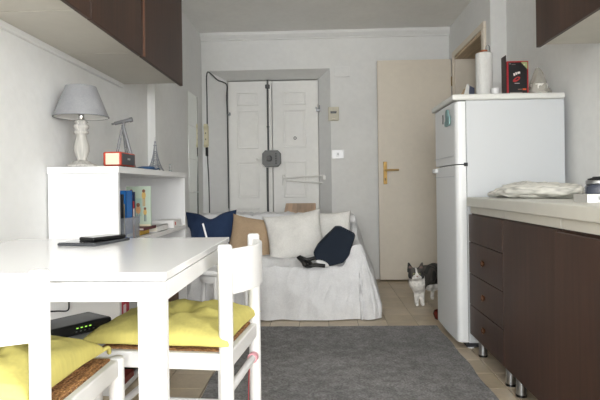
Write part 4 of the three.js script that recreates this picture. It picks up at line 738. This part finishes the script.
{
  const smin = (a, b, k) => { const h = clamp(0.5 + 0.5 * (b - a) / k); return lerp(b, a, h) - k * h * (1 - h); };
  const cap = (px, py, pz, a, b, ra, rb) => { const bx_ = b[0] - a[0], by = b[1] - a[1], bz = b[2] - a[2]; const t = clamp(((px - a[0]) * bx_ + (py - a[1]) * by + (pz - a[2]) * bz) / (bx_ * bx_ + by * by + bz * bz)); return Math.hypot(px - a[0] - t * bx_, py - a[1] - t * by, pz - a[2] - t * bz) - lerp(ra, rb, t); };
  // local frame: +Z towards the camera; body runs back and to the right (+X)
  const bones = [
    [[0.005, 0.185, -0.03], [0.07, 0.205, -0.13], 0.062, 0.066, 0.05], [[0.07, 0.205, -0.13], [0.17, 0.215, -0.27], 0.066, 0.066, 0.05],
    [[0.0, 0.165, -0.02], [0.0, 0.13, -0.02], 0.054, 0.04, 0.04], [[-0.014, 0.215, -0.01], [-0.018, 0.17, 0.0], 0.048, 0.056, 0.04],
    [[-0.02, 0.13, -0.015], [-0.022, 0.028, 0.0], 0.024, 0.0155, 0.018], [[0.022, 0.13, -0.025], [0.022, 0.028, -0.005], 0.024, 0.0155, 0.018],
    [[-0.022, 0.014, 0.0], [-0.023, 0.012, 0.02], 0.0145, 0.0135, 0.008], [[0.022, 0.014, -0.005], [0.023, 0.012, 0.016], 0.0145, 0.0135, 0.008],
    [[0.14, 0.18, -0.23], [0.115, 0.10, -0.20], 0.046, 0.03, 0.03], [[0.115, 0.10, -0.20], [0.15, 0.075, -0.245], 0.024, 0.015, 0.018], [[0.15, 0.075, -0.245], [0.142, 0.018, -0.225], 0.0145, 0.0135, 0.012], [[0.142, 0.015, -0.225], [0.138, 0.012, -0.20], 0.0145, 0.013, 0.008],
    [[0.19, 0.18, -0.25], [0.18, 0.10, -0.23], 0.044, 0.028, 0.03], [[0.18, 0.10, -0.23], [0.215, 0.075, -0.275], 0.022, 0.015, 0.018], [[0.215, 0.075, -0.275], [0.207, 0.018, -0.255], 0.0145, 0.0135, 0.012], [[0.207, 0.015, -0.255], [0.203, 0.012, -0.23], 0.0145, 0.013, 0.008],
    [[0.21, 0.23, -0.32], [0.27, 0.2, -0.38], 0.02, 0.015, 0.03], [[0.27, 0.2, -0.38], [0.31, 0.12, -0.4], 0.015, 0.012, 0.012], [[0.31, 0.12, -0.4], [0.36, 0.09, -0.4], 0.012, 0.009, 0.012],
  ];
  const hc = [-0.031, 0.242, 0.03];
  const ear = (x, y, z, s) => { // flattened cone ear
    const bxp = hc[0] + s * 0.036, byp = hc[1] + 0.034, tx = hc[0] + s * 0.051, ty = hc[1] + 0.086, zz = hc[2] - 0.008; const t = clamp((y - byp) / (ty - byp)); const cx = lerp(bxp, tx, t), r = lerp(0.025, 0.006, t); const dx = x - cx, dz = (z - zz) * 1.8; const dr = Math.hypot(dx, dz) - r; return Math.max(dr * 0.8, y - ty, byp - 0.02 - y); };
  const head = (x, y, z) => {
    let d = Math.hypot((x - hc[0]) / 1.14, y - hc[1], (z - hc[2]) / 1.0) - 0.048;
    d = smin(d, cap(x, y, z, [hc[0] - 0.026, hc[1] - 0.014, hc[2] + 0.016], [hc[0] + 0.026, hc[1] - 0.014, hc[2] + 0.016], 0.028, 0.028), 0.02);
    d = smin(d, Math.hypot(x - hc[0], y - hc[1] + 0.016, z - hc[2] - 0.042) - 0.018, 0.016);
    d = smin(d, ear(x, y, z, 1), 0.008); d = smin(d, ear(x, y, z, -1), 0.008); return d; };
  const sd = (x, y, z) => { let d = 9; for (const [a, b, ra, rb, k] of bones) { const c = cap(x, y, z, a, b, ra, rb); d = d > 8 ? c : smin(d, c, k); } return d; };
  const neck = (x, y, z) => smin(head(x, y, z), cap(x, y, z, [-0.026, 0.235, 0.012], [-0.01, 0.19, -0.03], 0.038, 0.05), 0.03);
  const all = (x, y, z) => smin(sd(x, y, z), neck(x, y, z), 0.02);
  const g = sdfMesh(all, V(0.13, 0.17, -0.16), 0.29, 132);
  const p = g.attributes.position, col = new Float32Array(p.count * 3);
  const white = [0.78, 0.76, 0.72], dark = [0.045, 0.043, 0.042], tab = [0.10, 0.09, 0.08], pink = [0.22, 0.15, 0.13];
  for (let i = 0; i < p.count; i++) {
    const x = p.getX(i), y = p.getY(i), z = p.getZ(i); let c;
    const stripe = 0.5 + 0.5 * Math.sin(x * 90 + z * 60 + 4 * n2(x * 12, z * 12, 171));
    const coat = stripe > 0.62 ? dark : tab;
    const hd = Math.hypot(x - hc[0], y - hc[1], z - hc[2]);
    if (hd < 0.066 || y > hc[1] + 0.02 && hd < 0.12) {
      const lx = Math.abs(x - hc[0]), ly = y - hc[1];
      const blaze = lx < 0.006 + 0.030 * sstep(0.022, -0.02, ly);
      c = (z > hc[2] && blaze) || ly < -0.03 ? white : coat;
      if (ly > 0.045 && z > hc[2] + 0.0 && lx > 0.026) c = pink;
    } else {
      const belly = y + 0.02 * n2(x * 14, z * 14, 173) < lerp(0.24, 0.15, sstep(0.0, 0.09, x - z * 0.35 - 0.01));
      const front = x < 0.045 + 0.012 * n2(y * 20, z * 20, 174) && y < 0.245 && z > -0.075;
      const sock = y < 0.10 && x > 0.08;
      c = front || sock || belly && y < 0.125 ? white : coat;
      if (x > 0.23) c = coat;
      // dark patch hanging on the near shoulder
      if (front && x > 0.034 && y > 0.15) c = dark;
    }
    const v = 1 + 0.25 * n2(x * 70, y * 70 + z * 50, 175); col[3 * i] = c[0] * v; col[3 * i + 1] = c[1] * v; col[3 * i + 2] = c[2] * v;
  }
  g.setAttribute('color', new THREE.BufferAttribute(col, 3));
  const t = thing('cat', 'grey tabby and white cat standing beside the fridge', 'cat', [0.742, 0, -4.05]);
  part(t, 'cat_body', g, new THREE.MeshStandardMaterial({ vertexColors: true, roughness: 0.95 }));
  for (const s of [-1, 1]) { const e = part(t, 'eye', new THREE.SphereGeometry(0.0095, 14, 10), mat(0x9fa07a, 0.1), 'pale green eye'); e.position.set(hc[0] + s * 0.0205, hc[1] + 0.007, hc[2] + 0.0425); const q = new THREE.SphereGeometry(0.005, 10, 8); const pu = part(e, 'pupil', q, M.black); pu.position.set(0, 0, 0.0058); }
  const ns = part(t, 'nose', new THREE.SphereGeometry(0.0055, 10, 8), mat(0xb08078, 0.5)); ns.position.set(hc[0], hc[1] - 0.008, hc[2] + 0.058); ns.scale.set(1.2, 0.8, 0.8);
}
// dark red bowl on the floor, half hidden by the fridge
{
  const t = thing('pet_bowl', 'dark red bowl on the floor half behind the fridge', 'bowl', [0.815, 0, -3.64]);
  part(t, 'bowl', lathe([[0, 0], [0.045, 0], [0.05, 0.01], [0.058, 0.035], [0.052, 0.055], [0.048, 0.055], [0.05, 0.034], [0.042, 0.012], [0, 0.01]], 32), mat(0x5e1f18, 0.25));
  part(t, 'base_ring', lathe([[0.035, 0], [0.047, 0], [0.047, 0.005], [0.035, 0.005], [0.035, 0]], 28), M.black);
}
renderer.render(scene, camera);
